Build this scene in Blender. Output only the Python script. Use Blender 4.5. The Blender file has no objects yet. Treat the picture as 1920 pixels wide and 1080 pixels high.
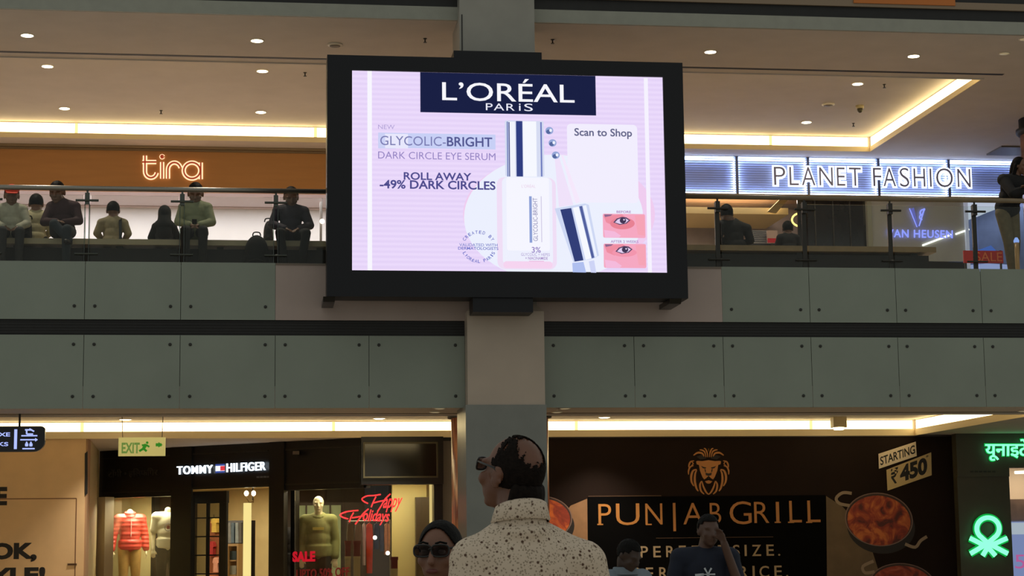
import bpy, bmesh, math, random
from mathutils import Vector, Matrix
random.seed(7)
sc = bpy.context.scene
COL = sc.collection
PI = math.pi

# ------------------------------------------------------------------ camera
FPX = 3500.0
PITCH, ROLL, YAW = math.radians(7.816), math.radians(-0.671), math.radians(7.712)
CAM = Vector((0.0, 0.0, 1.40))
_f = Vector((math.sin(YAW)*math.cos(PITCH), math.cos(YAW)*math.cos(PITCH), math.sin(PITCH)))
_r = Vector((math.cos(YAW), -math.sin(YAW), 0.0))
_u = _r.cross(_f)
CR = math.cos(ROLL)*_r + math.sin(ROLL)*_u
CU = -math.sin(ROLL)*_r + math.cos(ROLL)*_u
CF = _f
cd = bpy.data.cameras.new('camera')
cd.sensor_width = 36.0
cd.lens = 36.0*FPX/1920.0
cd.clip_end = 300
cam = bpy.data.objects.new('camera', cd)
COL.objects.link(cam)
cam.matrix_world = Matrix(((CR.x, CU.x, -CF.x, CAM.x), (CR.y, CU.y, -CF.y, CAM.y), (CR.z, CU.z, -CF.z, CAM.z), (0, 0, 0, 1)))
sc.camera = cam

# ------------------------------------------------------------------ world, exposure
w = bpy.data.worlds.new('world')
sc.world = w
w.use_nodes = True
bg = w.node_tree.nodes['Background']
bg.inputs[0].default_value = (0.96, 1.0, 0.93, 1)
bg.inputs[1].default_value = 0.36
vs = sc.view_settings
vs.view_transform = 'Standard'
vs.look = 'None'
vs.exposure = 0.0
vs.gamma = 1.0
vs.use_curve_mapping = False

# ------------------------------------------------------------------ pixel rays
def ray(x, y):
    return CR*((x-960)/FPX) + CU*((540-y)/FPX) + CF
def P(x, y, Y):                     # point of the sight line on the plane at depth Y
    d = ray(x, y)
    return CAM + d*(Y/d.y)
def Pz(x, y, z):                    # point of the sight line at height z
    d = ray(x, y)
    return CAM + d*((z-CAM.z)/d.z)
def plane(Y):
    return lambda x, y: P(x, y, Y)
def S(r, g, b):
    f = lambda c: (c/255)/12.92 if c/255 <= 0.04045 else ((c/255+0.055)/1.055)**2.4
    return (f(r), f(g), f(b))

# ------------------------------------------------------------------ materials
MATS = {}
def M(name, col, rough=0.55, metal=0.0, emit=0.0, var=0.0, scale=6.0, bump=0.0, ecol=None, spec=0.5, col2=None, stretch=(1, 1, 1)):
    if name in MATS: return MATS[name]
    m = bpy.data.materials.new(name); m.use_nodes = True
    nt = m.node_tree; b = nt.nodes['Principled BSDF']
    c = S(*col)
    b.inputs['Base Color'].default_value = (*c, 1)
    b.inputs['Roughness'].default_value = rough
    b.inputs['Metallic'].default_value = metal
    b.inputs['Specular IOR Level'].default_value = spec
    if emit:
        b.inputs['Emission Color'].default_value = (*(S(*ecol) if ecol else c), 1)
        b.inputs['Emission Strength'].default_value = emit
        if ecol is None: b.inputs['Base Color'].default_value = (c[0]*.2, c[1]*.2, c[2]*.2, 1)
    if var or bump:
        tc = nt.nodes.new('ShaderNodeTexCoord'); mp = nt.nodes.new('ShaderNodeMapping')
        mp.inputs['Scale'].default_value = stretch
        nz = nt.nodes.new('ShaderNodeTexNoise'); nz.inputs['Scale'].default_value = scale; nz.inputs['Detail'].default_value = 5
        nt.links.new(tc.outputs['Object'], mp.inputs[0]); nt.links.new(mp.outputs[0], nz.inputs['Vector'])
        if var:
            rp = nt.nodes.new('ShaderNodeValToRGB')
            if col2: a, d = c, S(*col2)
            else: a, d = [v*(1-var) for v in c], [min(1, v*(1+var)) for v in c]
            rp.color_ramp.elements[0].position = .3; rp.color_ramp.elements[1].position = .7
            rp.color_ramp.elements[0].color = (*a, 1); rp.color_ramp.elements[1].color = (*d, 1)
            nt.links.new(nz.outputs['Fac'], rp.inputs[0]); nt.links.new(rp.outputs[0], b.inputs['Base Color'])
        if bump:
            bp = nt.nodes.new('ShaderNodeBump'); bp.inputs['Strength'].default_value = bump; bp.inputs['Distance'].default_value = .01
            nt.links.new(nz.outputs['Fac'], bp.inputs['Height']); nt.links.new(bp.outputs[0], b.inputs['Normal'])
    MATS[name] = m
    return m
def E(name, col, strength=1.0):     # a surface that gives off light: screen, lamp, lit letter
    if name in MATS: return MATS[name]
    m = bpy.data.materials.new(name); m.use_nodes = True
    nt = m.node_tree; nt.nodes.clear()
    o = nt.nodes.new('ShaderNodeOutputMaterial'); e = nt.nodes.new('ShaderNodeEmission')
    e.inputs[0].default_value = (*S(*col), 1); e.inputs[1].default_value = strength
    nt.links.new(e.outputs[0], o.inputs[0])
    MATS[name] = m
    return m
def glass(name, tint=(235, 242, 238), refl=0.10, rough=0.03):
    if name in MATS: return MATS[name]
    m = bpy.data.materials.new(name); m.use_nodes = True
    nt = m.node_tree; nt.nodes.clear()
    o = nt.nodes.new('ShaderNodeOutputMaterial'); mx = nt.nodes.new('ShaderNodeMixShader')
    t = nt.nodes.new('ShaderNodeBsdfTransparent'); g = nt.nodes.new('ShaderNodeBsdfGlossy')
    t.inputs[0].default_value = (*S(*tint), 1); g.inputs['Roughness'].default_value = rough
    lw = nt.nodes.new('ShaderNodeFresnel'); lw.inputs[0].default_value = 1.3+refl*2
    nt.links.new(lw.outputs[0], mx.inputs[0]); nt.links.new(t.outputs[0], mx.inputs[1]); nt.links.new(g.outputs[0], mx.inputs[2])
    nt.links.new(mx.outputs[0], o.inputs[0])
    MATS[name] = m
    return m

# ------------------------------------------------------------------ object helpers
def wl(o):
    v = Vector((0, 0, 0))
    while o is not None:
        v += o.location; o = o.parent
    return v
def tag(o, label=None, cat=None, group=None, kind=None):
    if label: o['label'] = label
    if cat: o['category'] = cat
    if group: o['group'] = group
    if kind: o['kind'] = kind
    return o
def thing(name, loc, label, cat, group=None, kind=None):
    o = bpy.data.objects.new(name, None); COL.objects.link(o)
    o.location = loc; o.empty_display_size = .1
    return tag(o, label, cat, group, kind)
def link_mesh(name, verts, faces, mat, parent=None, smooth=False):
    if parent is None:
        xs = [v[0] for v in verts]; ys = [v[1] for v in verts]; zs = [v[2] for v in verts]
        org = Vector(((min(xs)+max(xs))/2, (min(ys)+max(ys))/2, min(zs)))
    else: org = wl(parent)
    me = bpy.data.meshes.new(name)
    me.from_pydata([(v[0]-org.x, v[1]-org.y, v[2]-org.z) for v in verts], [], faces)
    me.update()
    if smooth:
        me.polygons.foreach_set('use_smooth', [True]*len(me.polygons))
    if mat: me.materials.append(mat)
    o = bpy.data.objects.new(name, me); COL.objects.link(o)
    if parent is None: o.location = org
    else: o.parent = parent
    return o
def copy_thing(root, loc, label=None):
    r = root.copy(); COL.objects.link(r); r.location = loc
    if label: r['label'] = label
    for ch in list(root.children):
        c = ch.copy(); COL.objects.link(c); c.parent = r
        for g in ch.children:
            d = g.copy(); COL.objects.link(d); d.parent = c
    return r

class MB:
    def __init__(s): s.v = []; s.f = []
    def add(s, vs_, fs):
        n = len(s.v); s.v += [tuple(v) for v in vs_]; s.f += [tuple(i+n for i in f) for f in fs]; return s
    def box(s, x0, x1, y0, y1, z0, z1):
        return s.hexa([(x0, y0, z0), (x1, y0, z0), (x1, y1, z0), (x0, y1, z0), (x0, y0, z1), (x1, y0, z1), (x1, y1, z1), (x0, y1, z1)])
    def hexa(s, p):
        return s.add(p, [(0, 3, 2, 1), (4, 5, 6, 7), (0, 1, 5, 4), (1, 2, 6, 5), (2, 3, 7, 6), (3, 0, 4, 7)])
    def slab(s, a, b, z0, z1, t, n=None):      # vertical slab from plan point a to b, thickness t along n
        a = Vector((a[0], a[1], 0)); b = Vector((b[0], b[1], 0)); d = (b-a).normalized()
        n = Vector((-d.y, d.x, 0)) if n is None else Vector(n)
        c, e = b+n*t, a+n*t
        return s.hexa([(q.x, q.y, z) for z in (z0, z1) for q in (a, b, c, e)])
    def prism(s, pts, off):                     # polygon of 3d points pushed along off
        n = len(pts); off = Vector(off)
        vs_ = [Vector(p) for p in pts]; vs_ += [p+off for p in vs_]
        fs = [tuple(range(n)), tuple(range(2*n-1, n-1, -1))]+[(i, i+n, (i+1) % n+n, (i+1) % n) for i in range(n)]
        return s.add(vs_, fs)
    def face(s, pts): return s.add(pts, [tuple(range(len(pts)))])
    def tube(s, path, r, n=8, closed=False):
        path = [Vector(p) for p in path]; m = len(path)
        rs = r if isinstance(r, (list, tuple)) else [r]*m
        rings = []; up = None
        for i, p in enumerate(path):
            a = path[i-1] if (i > 0 or closed) else p
            b = path[(i+1) % m] if (i < m-1 or closed) else p
            t = (b-a).normalized()
            if up is None:
                up = t.orthogonal().normalized()
            else:
                up = (up-t*up.dot(t)); up = up.normalized() if up.length > 1e-6 else t.orthogonal().normalized()
            q = t.cross(up)
            rings.append([p+(up*math.cos(2*PI*k/n)+q*math.sin(2*PI*k/n))*rs[i] for k in range(n)])
        vs_ = [v for g in rings for v in g]; fs = []
        for i in range(m if closed else m-1):
            j = (i+1) % m
            for k in range(n):
                fs.append((i*n+k, i*n+(k+1) % n, j*n+(k+1) % n, j*n+k))
        if not closed: fs += [tuple(range(n-1, -1, -1)), tuple((m-1)*n+k for k in range(n))]
        return s.add(vs_, fs)
    def lathe(s, c, prof, n=24, ax='z'):        # prof: (radius, height) from one end to the other
        c = Vector(c); vs_ = []; fs = []; m = len(prof)
        for r, h in prof:
            for k in range(n):
                a = 2*PI*k/n; x, y = r*math.cos(a), r*math.sin(a)
                vs_.append(c+Vector((x, y, h) if ax == 'z' else (x, h, y) if ax == 'y' else (h, x, y)))
        for i in range(m-1):
            for k in range(n):
                fs.append((i*n+k, i*n+(k+1) % n, (i+1)*n+(k+1) % n, (i+1)*n+k))
        fs += [tuple(range(n-1, -1, -1)), tuple((m-1)*n+k for k in range(n))]
        return s.add(vs_, fs)
    def ell(s, c, r, R=None, nu=20, nv=12):
        c = Vector(c); vs_ = [(0, 0, 1)]; fs = []
        for i in range(1, nv):
            t = PI*i/nv
            for k in range(nu): vs_.append((math.sin(t)*math.cos(2*PI*k/nu), math.sin(t)*math.sin(2*PI*k/nu), math.cos(t)))
        vs_.append((0, 0, -1)); L = len(vs_)-1
        for k in range(nu):
            fs.append((0, 1+k, 1+(k+1) % nu)); fs.append((L, L-nu+(k+1) % nu, L-nu+k))
        for i in range(nv-2):
            for k in range(nu):
                a = 1+i*nu; fs.append((a+k, a+nu+k, a+nu+(k+1) % nu, a+(k+1) % nu))
        out = []
        for q in vs_:
            q = Vector((q[0]*r[0], q[1]*r[1], q[2]*r[2]))
            if R is not None: q = R @ q
            out.append(c+q)
        return s.add(out, fs)
    def cap(s, a, ra, b, rb, n=14):             # tapered capsule
        a, b = Vector(a), Vector(b); d = b-a; L = d.length; t = d.normalized()
        u = t.orthogonal().normalized(); q = t.cross(u)
        prof = [(ra*math.sin(k*PI/10), -ra*math.cos(k*PI/10)) for k in range(1, 6)]+[(rb*math.cos(k*PI/10), L+rb*math.sin(k*PI/10)) for k in range(0, 5)]
        vs_ = [a-t*ra]; fs = []
        for r, h in prof:
            for k in range(n): vs_.append(a+t*h+(u*math.cos(2*PI*k/n)+q*math.sin(2*PI*k/n))*r)
        vs_.append(b+t*rb); e = len(vs_)-1; m = len(prof)
        for k in range(n):
            fs.append((0, 1+(k+1) % n, 1+k)); fs.append((e, e-n+k, e-n+(k+1) % n))
        for i in range(m-1):
            for k in range(n):
                g = 1+i*n; fs.append((g+k, g+(k+1) % n, g+n+(k+1) % n, g+n+k))
        return s.add(vs_, fs)
    def ecyl(s, c0, c1, rx, ry, R, n=28):      # elliptical cylinder between two points
        c0, c1 = Vector(c0), Vector(c1)
        vs_ = [c+R @ Vector((rx*math.cos(2*PI*k/n), ry*math.sin(2*PI*k/n), 0)) for c in (c0, c1) for k in range(n)]
        return s.add(vs_, [tuple(range(n-1, -1, -1)), tuple(range(n, 2*n))]+[(k, (k+1) % n, n+(k+1) % n, n+k) for k in range(n)])
    def ribbon(s, pts, wid, off):               # flat stroke through 3d points in a vertical plane facing -y, pushed along off
        pts = [Vector(p) for p in pts]; m = len(pts); A = []; B = []; off = Vector(off)
        n0 = off.normalized()
        for i, p in enumerate(pts):
            t = (pts[min(i+1, m-1)]-pts[max(i-1, 0)]).normalized(); nn = t.cross(n0).normalized()
            h = (wid[i] if isinstance(wid, (list, tuple)) else wid)/2
            A.append(p+nn*h); B.append(p-nn*h)
        vs_ = A+B+[a+off for a in A]+[b+off for b in B]; fs = []
        for i in range(m-1):
            fs += [(i, i+1, m+i+1, m+i), (2*m+i+1, 2*m+i, 3*m+i, 3*m+i+1), (i+1, i, 2*m+i, 2*m+i+1), (m+i, m+i+1, 3*m+i+1, 3*m+i)]
        fs += [(0, m, 3*m, 2*m), (m-1, 3*m-1, 4*m-1, 2*m-1)]
        return s.add(vs_, fs)
    def build(s, name, mat, parent=None, smooth=False): return link_mesh(name, s.v, s.f, mat, parent, smooth)

def wrect(pl, x0, y0, x1, y1):                  # upright rectangle on a vertical plane from picture extents: (u,t) -> point
    xm, ym = (x0+x1)/2, (y0+y1)/2
    a, b = pl(x0, ym), pl(x1, ym); z0, z1 = pl(xm, y1).z, pl(xm, y0).z
    return lambda u, t: Vector((a.x*(1-u)+b.x*u, a.y*(1-u)+b.y*u, z0*(1-t)+z1*t))
def rpoly(pl, x0, y0, x1, y1, r=0, n=6):        # rounded rectangle given in picture pixels on a plane
    if r <= 0: pts = [(x0, y1), (x1, y1), (x1, y0), (x0, y0)]
    else:
        pts = []
        for cx, cy, a0 in ((x0+r, y1-r, 180), (x1-r, y1-r, 270), (x1-r, y0+r, 0), (x0+r, y0+r, 90)):
            for k in range(n+1):
                a = math.radians(a0+90*k/n); pts.append((cx+r*math.cos(a), cy-r*math.sin(a)))
    q = wrect(pl, x0, y0, x1, y1)
    return [q((p[0]-x0)/(x1-x0), (y1-p[1])/(y1-y0)) for p in pts]
def epoly(pl, cx, cy, rx, ry, n=40, a0=0, a1=360):
    return [pl(cx+rx*math.cos(math.radians(a0+(a1-a0)*k/n)), cy+ry*math.sin(math.radians(a0+(a1-a0)*k/n))) for k in range(n if a1-a0 == 360 else n+1)]
def spline(pts, n=6):
    out = []
    for i in range(len(pts)-1):
        p0, p1, p2, p3 = pts[max(i-1, 0)], pts[i], pts[i+1], pts[min(i+2, len(pts)-1)]
        for k in range(n):
            t = k/n
            out.append(tuple(.5*(2*p1[j]+(p2[j]-p0[j])*t+(2*p0[j]-5*p1[j]+4*p2[j]-p3[j])*t*t+(3*p1[j]-p0[j]-3*p2[j]+p3[j])*t**3) for j in range(len(p1))))
    out.append(tuple(pts[-1]))
    return out

# side scene in which outlines and fused skins are evaluated
TMP = bpy.data.scenes.new('workbench')
def evaluated(o):
    TMP.collection.objects.link(o)
    with bpy.context.temp_override(scene=TMP, view_layer=TMP.view_layers[0]):
        dg = bpy.context.evaluated_depsgraph_get(); dg.update()
        me = bpy.data.meshes.new_from_object(o.evaluated_get(dg))
    TMP.collection.objects.unlink(o)
    return me
# lettering: outlines of the built-in font, laid on a plane and fitted to a box
def text2d(body, weight=0.0, space=1.0):
    c = bpy.data.curves.new('t', 'FONT'); c.body = body; c.size = 1; c.offset = weight; c.space_character = space; c.resolution_u = 4; c.fill_mode = 'FRONT'
    o = bpy.data.objects.new('t', c)
    me = evaluated(o)
    v = [(q.co.x, q.co.y) for q in me.vertices]; f = [tuple(p.vertices) for p in me.polygons]
    bpy.data.objects.remove(o); bpy.data.curves.remove(c); bpy.data.meshes.remove(me)
    return v, f
def norm(v):
    x0 = min(p[0] for p in v); x1 = max(p[0] for p in v); y0 = min(p[1] for p in v); y1 = max(p[1] for p in v)
    return [((p[0]-x0)/(x1-x0), (p[1]-y0)/(y1-y0)) for p in v]
def islands(v, f):
    par = list(range(len(v)))
    def find(a):
        while par[a] != a: par[a] = par[par[a]]; a = par[a]
        return a
    for q in f:
        for a in q[1:]: par[find(a)] = find(q[0])
    g = {}
    for q in f: g.setdefault(find(q[0]), []).append(q)
    spans = sorted([[min(v[i][0] for q in fs for i in q), max(v[i][0] for q in fs for i in q), fs] for fs in g.values()], key=lambda s_: s_[0])
    out = []
    for s_ in spans:
        if out and s_[0] < out[-1][1]-0.002: out[-1][1] = max(out[-1][1], s_[1]); out[-1][2] = out[-1][2]+s_[2]
        else: out.append(s_)
    return [s_[2] for s_ in out]
def quadmap(pl, TL, TR, BR, BL):
    a, b, c, d = pl(*BL), pl(*BR), pl(*TR), pl(*TL)
    return lambda u, t: (a*(1-u)+b*u)*(1-t)+(d*(1-u)+c*u)*t
def solid(v3, f, off):                          # flat faces -> thin solid pushed along off
    off = Vector(off); n = len(v3); cnt = {}
    for q in f:
        for i in range(len(q)):
            e = (q[i], q[(i+1) % len(q)]); cnt[e] = cnt.get(e, 0)+1
    vs_ = [Vector(p) for p in v3]+[Vector(p)+off for p in v3]
    fs = list(f)+[tuple(i+n for i in reversed(q)) for q in f]
    fs += [(e[1], e[0], e[0]+n, e[1]+n) for e in cnt if (e[1], e[0]) not in cnt]
    return vs_, fs
def sub(v, f):
    ix = {}; nv = []; nf = []
    for q in f:
        t = []
        for i in q:
            if i not in ix: ix[i] = len(nv); nv.append(v[i])
            t.append(ix[i])
        nf.append(tuple(t))
    return nv, nf
def lettering(name, body, box, pl, mat, parent, weight=0.0, thick=0.0, space=1.0, split=False, rot=0):
    """box: (x0,y0,x1,y1) or four corner pixels TL,TR,BR,BL; thick pushes the letters towards the atrium"""
    v, f = text2d(body, weight, space); v = norm(v)
    if rot == 90: v = [(1-p[1], p[0]) for p in v]
    qm = quadmap(pl, *box) if isinstance(box[0], tuple) else wrect(pl, *box)
    v3 = [qm(*p) for p in v]; obs = []
    nrm = (qm(1, 0)-qm(0, 0)).cross(qm(0, 1)-qm(0, 0)).normalized()
    for fs in (islands(v, f) if split else [f]):
        sv, sf = sub(v3, fs)
        if thick: sv, sf = solid(sv, sf, nrm*thick)
        obs.append(link_mesh(name, sv, sf, mat, parent))
    return obs

# ================================================================== SETTING
YF = 27.34                      # front plane of the balcony
ZB, ZG1, ZD0, ZD1, ZG2 = 3.40, 4.463, 4.463, 4.690, 5.535   # fascia heights
ZF = 5.50                       # upper floor
ZCU, ZCL = 9.28, 3.42           # ceilings
YSU, YSL = 36.8, 35.2           # shop fronts
PW, XL0, XR0 = 1.36823, -2.534, 4.169   # glass panel module and first joints
XA, XB = -9.0, 20.0

m_floor = M('polished_beige_floor', (190, 174, 150), .25, var=.12, scale=1.5)
m_ceil = M('ceiling_paint', (204, 194, 184), .8, var=.04, scale=2)
m_fglass = M('back_painted_glass', (138, 146, 134), .22, var=.05, scale=1.2, spec=.35)
m_dark = M('dark_slot', (26, 25, 24), .6, var=.2, scale=8)
m_beige = M('beige_panel', (178, 160, 152), .5, var=.05, scale=1.5)
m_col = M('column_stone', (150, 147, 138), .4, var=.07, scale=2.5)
m_bolt = M('bolt_steel', (55, 55, 52), .4, .6)
m_white = M('white_paint', (225, 222, 215), .6, var=.02)
m_strip = E('cove_light', (255, 228, 168), 6.0)
m_lip = M('cove_lip', (224, 206, 166), .6)
m_black = M('black_lacquer', (14, 13, 13), .3, var=.2, scale=3)
m_steel = M('brushed_steel', (150, 146, 138), .32, .9, var=.05, scale=30)
m_dsteel = M('dark_steel', (62, 60, 56), .4, .7)

tag(MB().box(XA, XB, -3, 52, -.3, 0).build('floor', m_floor), kind='structure')
tag(MB().box(XA, XB, YF+.36, 52, ZF-.4, ZF).build('floor_upper', m_floor), kind='structure')
# balcony edge: beam with a dark slot, glass panels hung on bolts in front
beam = MB().box(XA, XB, YF+.08, YF+.35, ZCL+.02, ZG2-.03).build('wall_balcony', M('beam_paint', (104, 108, 100), .7)); tag(beam, kind='structure')
MB().box(XA, XB, YF+.04, YF+.079, ZD0-.01, ZD1+.01).build('slot_band', m_dark, beam)
for k in range(5):
    z = ZD0+.03+k*.042
    MB().box(XA, XB, YF+.028, YF+.039, z, z+.012).build('slat', M('slot_slat', (30, 29, 28), .5), beam)
bolt_me = None
def fascia_panel(x0, x1, z0, z1, bolts):
    global bolt_me
    p = MB().box(x0+.004, x1-.004, YF, YF+.012, z0, z1).build('glass_panel', m_fglass, beam)
    for bx, bz in bolts:
        if bolt_me is None:
            o = MB().lathe((0, 0, 0), [(.01, -.026), (.024, -.022), (.024, -.006), (.018, 0)], 14, 'y').build('bolt', m_bolt)
            bolt_me = o.data; bpy.data.objects.remove(o)
        b = bpy.data.objects.new('bolt', bolt_me); COL.objects.link(b); b.parent = p
        b.location = Vector((bx, YF, bz))-wl(p)
DE = .145
for s0, ks in ((XL0, range(-5, 4)), (XR0, range(0, 11))):
    for k in ks:
        x0, x1 = s0+k*PW, s0+(k+1)*PW
        if s0 == XL0 and k == 3: x1 = 2.99
        if s0 == XR0 and k == 0: x0 = 4.13
        bl = [(x0+DE, 4.303), (x1-DE, 4.303), (x0+DE, 3.55), (x1-DE, 3.55)]
        if s0 == XR0 and k == 0: bl[0] = (XR0+DE, 4.303); bl[2] = (XR0+DE, 3.55)
        fascia_panel(x0, x1, ZB, ZG1, bl)
        if (s0 == XL0 and k <= 1) or (s0 == XR0 and k >= 2):
            fascia_panel(x0, x1, ZD1, ZG2, [(x0+DE, 4.86), (x1-DE, 4.86)])
xg0, xg1 = XL0+2*PW, XR0+2*PW
MB().box(xg0, xg1, YF-.005, YF+.012, ZD1, ZG2-.03).build('painted_panel', m_beige, beam)
MB().box(xg0, xg1, YF-.02, YF+.03, ZG2-.03, ZG2-.005).build('panel_trim', M('panel_trim', (120, 108, 96), .5), beam)

# big square column that carries the screen
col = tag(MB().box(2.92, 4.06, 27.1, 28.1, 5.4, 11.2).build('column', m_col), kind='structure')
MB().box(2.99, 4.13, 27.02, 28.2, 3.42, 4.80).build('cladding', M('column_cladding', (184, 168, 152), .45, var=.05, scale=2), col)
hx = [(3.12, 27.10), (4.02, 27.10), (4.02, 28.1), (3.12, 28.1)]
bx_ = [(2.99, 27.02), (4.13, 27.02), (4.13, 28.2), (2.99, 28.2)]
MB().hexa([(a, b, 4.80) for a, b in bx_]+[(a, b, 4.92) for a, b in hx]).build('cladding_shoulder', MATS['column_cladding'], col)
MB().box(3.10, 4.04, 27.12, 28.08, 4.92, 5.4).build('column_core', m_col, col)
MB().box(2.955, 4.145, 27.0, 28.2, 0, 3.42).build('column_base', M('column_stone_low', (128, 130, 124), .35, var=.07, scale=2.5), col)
MB().box(2.95, 2.965, 27.09, 27.12, 8.4, 9.3).build('corner_trim', m_dark, col)

# slab edge of the storey above
slab = tag(MB().box(XA, XB, YF+.05, YF+.5, ZCU+.02, 11.4).build('wall_slab_edge', m_dark), kind='structure')
MB().box(XA, XB, YF, YF+.06, ZCU, ZCU+.205).build('edge_board', M('edge_board', (150, 150, 138), .5, var=.05), slab)
MB().box(XA, XB, YF, YF+.04, ZCU+.39, ZCU+.5).build('edge_rail', M('edge_rail', (140, 120, 98), .5), slab)
xo0, xo1 = P(1600, 0, YF).x, P(1790, 0, YF).x
MB().box(xo0, xo1, YF-.02, YF, ZCU+.44, ZCU+.95).build('orange_board', M('orange_board', (196, 112, 40), .5), slab)

def ceiling(name, z, y0, yn, yf, y1, xr, h, lip, rail):
    c = MB()
    c.box(XA, XB, y0, yn, z, z+.3); c.box(XA, XB, yf, y1, z, z+.3); c.box(xr, XB, yn, yf, z, z+.3); c.box(XA, XA+1, yn, yf, z, z+.3)
    o = tag(c.build(name, m_ceil), kind='structure')
    MB().box(XA, XB, yn-.3, yf+.3, z+h, z+h+.1).build('tray', m_ceil, o)
    # cove: lip below, light strip set back above it
    MB().box(XA+1, xr, yf-.02, yf+.001, z-.012, z+lip).build('cove_lip', m_lip, o)
    MB().box(xr-.02, xr+.001, yn, yf-.02, z-.012, z+lip).build('cove_lip', m_lip, o)
    MB().box(XA+1, xr-.06, yf-.005, yf+.04, z+lip+.005, z+h-.02).build('cove_lamp', m_strip, o)
    MB().box(xr-.005, xr+.04, yn+.1, yf-.05, z+lip+.005, z+h-.02).build('cove_lamp', m_strip, o)
    for j in range(4):
        xx = xr-2.1-j*4.6
        MB().box(xx-.03, xx+.03, yf-.012, yf-.004, z+lip+.004, z+h-.015).build('cove_bracket', E('cove_joint_glow', (255, 220, 140), 1.6), o)  # glow put into the brackets, otherwise dark against the strip
    MB().box(XA+1, xr-.06, yn+.002, yn+.03, z+lip, z+h-.02).build('cove_lamp', m_strip, o)
    MB().box(XA, xr+.25, yn-.36, yn-.27, z-.004, z+.01).build('air_slot', m_dark, o)
    MB().box(XA, xr+.02, yn-.03, yn+.002, z-.02, z+.02).build('edge_bead', m_ceil, o)
    return o
YTN, YTF, XTR = Pz(300, 113, ZCU).y, Pz(300, 261, ZCU).y, 12.33
ceil_u = ceiling('ceiling_upper', ZCU, YF+.06, YTN, YTF, 41, XTR, .30, .09, 0)
YLN, YLF = Pz(300, 779, ZCL).y, Pz(300, 821, ZCL).y
ceil_l = ceiling('ceiling_lower', ZCL, YF+.012, YLN, YLF, 46, 12.65, .30, .115, 0)
# side walls that close the floors off beyond the picture
for nm, x in (('wall_left', XA), ('wall_right', XB)):
    tag(MB().box(x-.2, x, YF+.4, 50, 0, 11).build(nm, m_white), kind='structure')

# ================================================================== LED BILLBOARD
YS = 26.55
ps = plane(YS)
bb = thing('led_billboard', (P(950, 560, YS).x, YS+.3, P(950, 560, YS).z), 'large black-framed advertising screen mounted on the stone column', 'screen')
xl, xr_ = P(613, 330, YS).x, P(1284, 330, YS).x
zt, zb_ = P(946, 111, YS).z, P(946, 558, YS).z
m_house = M('screen_housing', (9, 11, 20), .4, spec=.35)
sx0, sx1 = P(660, 320, YS).x, P(1246, 320, YS).x
sz0, sz1 = P(955, 509.5, YS).z, P(955, 139, YS).z
h = MB()
h.box(xl, sx0, YS-.03, YS+.45, zb_, zt); h.box(sx1, xr_, YS-.03, YS+.45, zb_, zt)
h.box(sx0, sx1, YS-.03, YS+.45, zb_, sz0); h.box(sx0, sx1, YS-.03, YS+.45, sz1, zt)
h.box(sx0, sx1, YS+.03, YS+.45, sz0, sz1)
h.build('housing', m_house, bb)
MB().box(P(851, 100, YS).x, P(1016, 100, YS).x, YS+.02, YS+.5, zt, zt+.12).build('top_beam', m_house, bb)
MB().box(P(887, 575, YS).x, P(1000, 575, YS).x, YS+.02, YS+.5, zb_-.21, zb_).build('lower_beam', m_house, bb)
for px_ in ((606, 628), (1256, 1278)):
    MB().hexa([(P(px_[0], 560, YS).x, YS+.05, zb_-.07), (P(px_[1], 560, YS).x, YS+.05, zb_-.07), (P(px_[1], 560, YS).x, YS+.75, zb_-.07), (P(px_[0], 560, YS).x, YS+.75, zb_-.07),
               (P(px_[0], 560, YS).x, YS+.0, zb_), (P(px_[1], 560, YS).x, YS+.0, zb_), (P(px_[1], 560, YS).x, YS+.75, zb_), (P(px_[0], 560, YS).x, YS+.75, zb_)]).build('bracket', m_black, bb)
# the lit picture: lavender LED field with faint scan rows
ml = bpy.data.materials.new('led_field'); ml.use_nodes = True
nt = ml.node_tree; nt.nodes.clear()
o_ = nt.nodes.new('ShaderNodeOutputMaterial'); e_ = nt.nodes.new('ShaderNodeEmission'); tc = nt.nodes.new('ShaderNodeTexCoord')
wv = nt.nodes.new('ShaderNodeTexWave'); wv.bands_direction = 'Z'; wv.inputs['Scale'].default_value = 4.2; wv.inputs['Distortion'].default_value = .15
rp = nt.nodes.new('ShaderNodeValToRGB'); rp.color_ramp.elements[0].color = (*S(229, 211, 248), 1); rp.color_ramp.elements[1].color = (*S(236, 219, 252), 1)
nt.links.new(tc.outputs['Object'], wv.inputs[0]); nt.links.new(wv.outputs['Color'], rp.inputs[0]); nt.links.new(rp.outputs[0], e_.inputs[0]); nt.links.new(e_.outputs[0], o_.inputs[0])
scr = MB().box(sx0, sx1, YS, YS+.028, sz0, sz1).build('screen', ml, bb)
LAY = [0]
def lay():
    LAY[0] += 1
    return plane(YS-.0006*LAY[0])
def spoly(name, pts, col_, st=1.0):
    pl = lay()
    return MB().face([pl(*p) for p in pts]).build(name, E('led_%d_%d_%d' % col_, col_, st), scr)
def srect(name, x0, y0, x1, y1, col_, r=0):
    return MB().face(rpoly(lay(), x0, y0, x1, y1, r)).build(name, E('led_%d_%d_%d' % col_, col_), scr)
def stext(name, body, box, col_, wt=0.0, space=1.0, rot=0):
    return lettering(name, body, box, lay(), E('led_%d_%d_%d' % col_, col_), scr, wt, 0, space, box[3]-box[1] > 12 and not rot, rot)
NAVY = (26, 32, 68)
def clip_ell(cx, cy, rx, ry, ymax, n=60):
    return [(cx+rx*math.cos(2*PI*k/n), min(ymax, cy-ry*math.sin(2*PI*k/n))) for k in range(n)]
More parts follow.
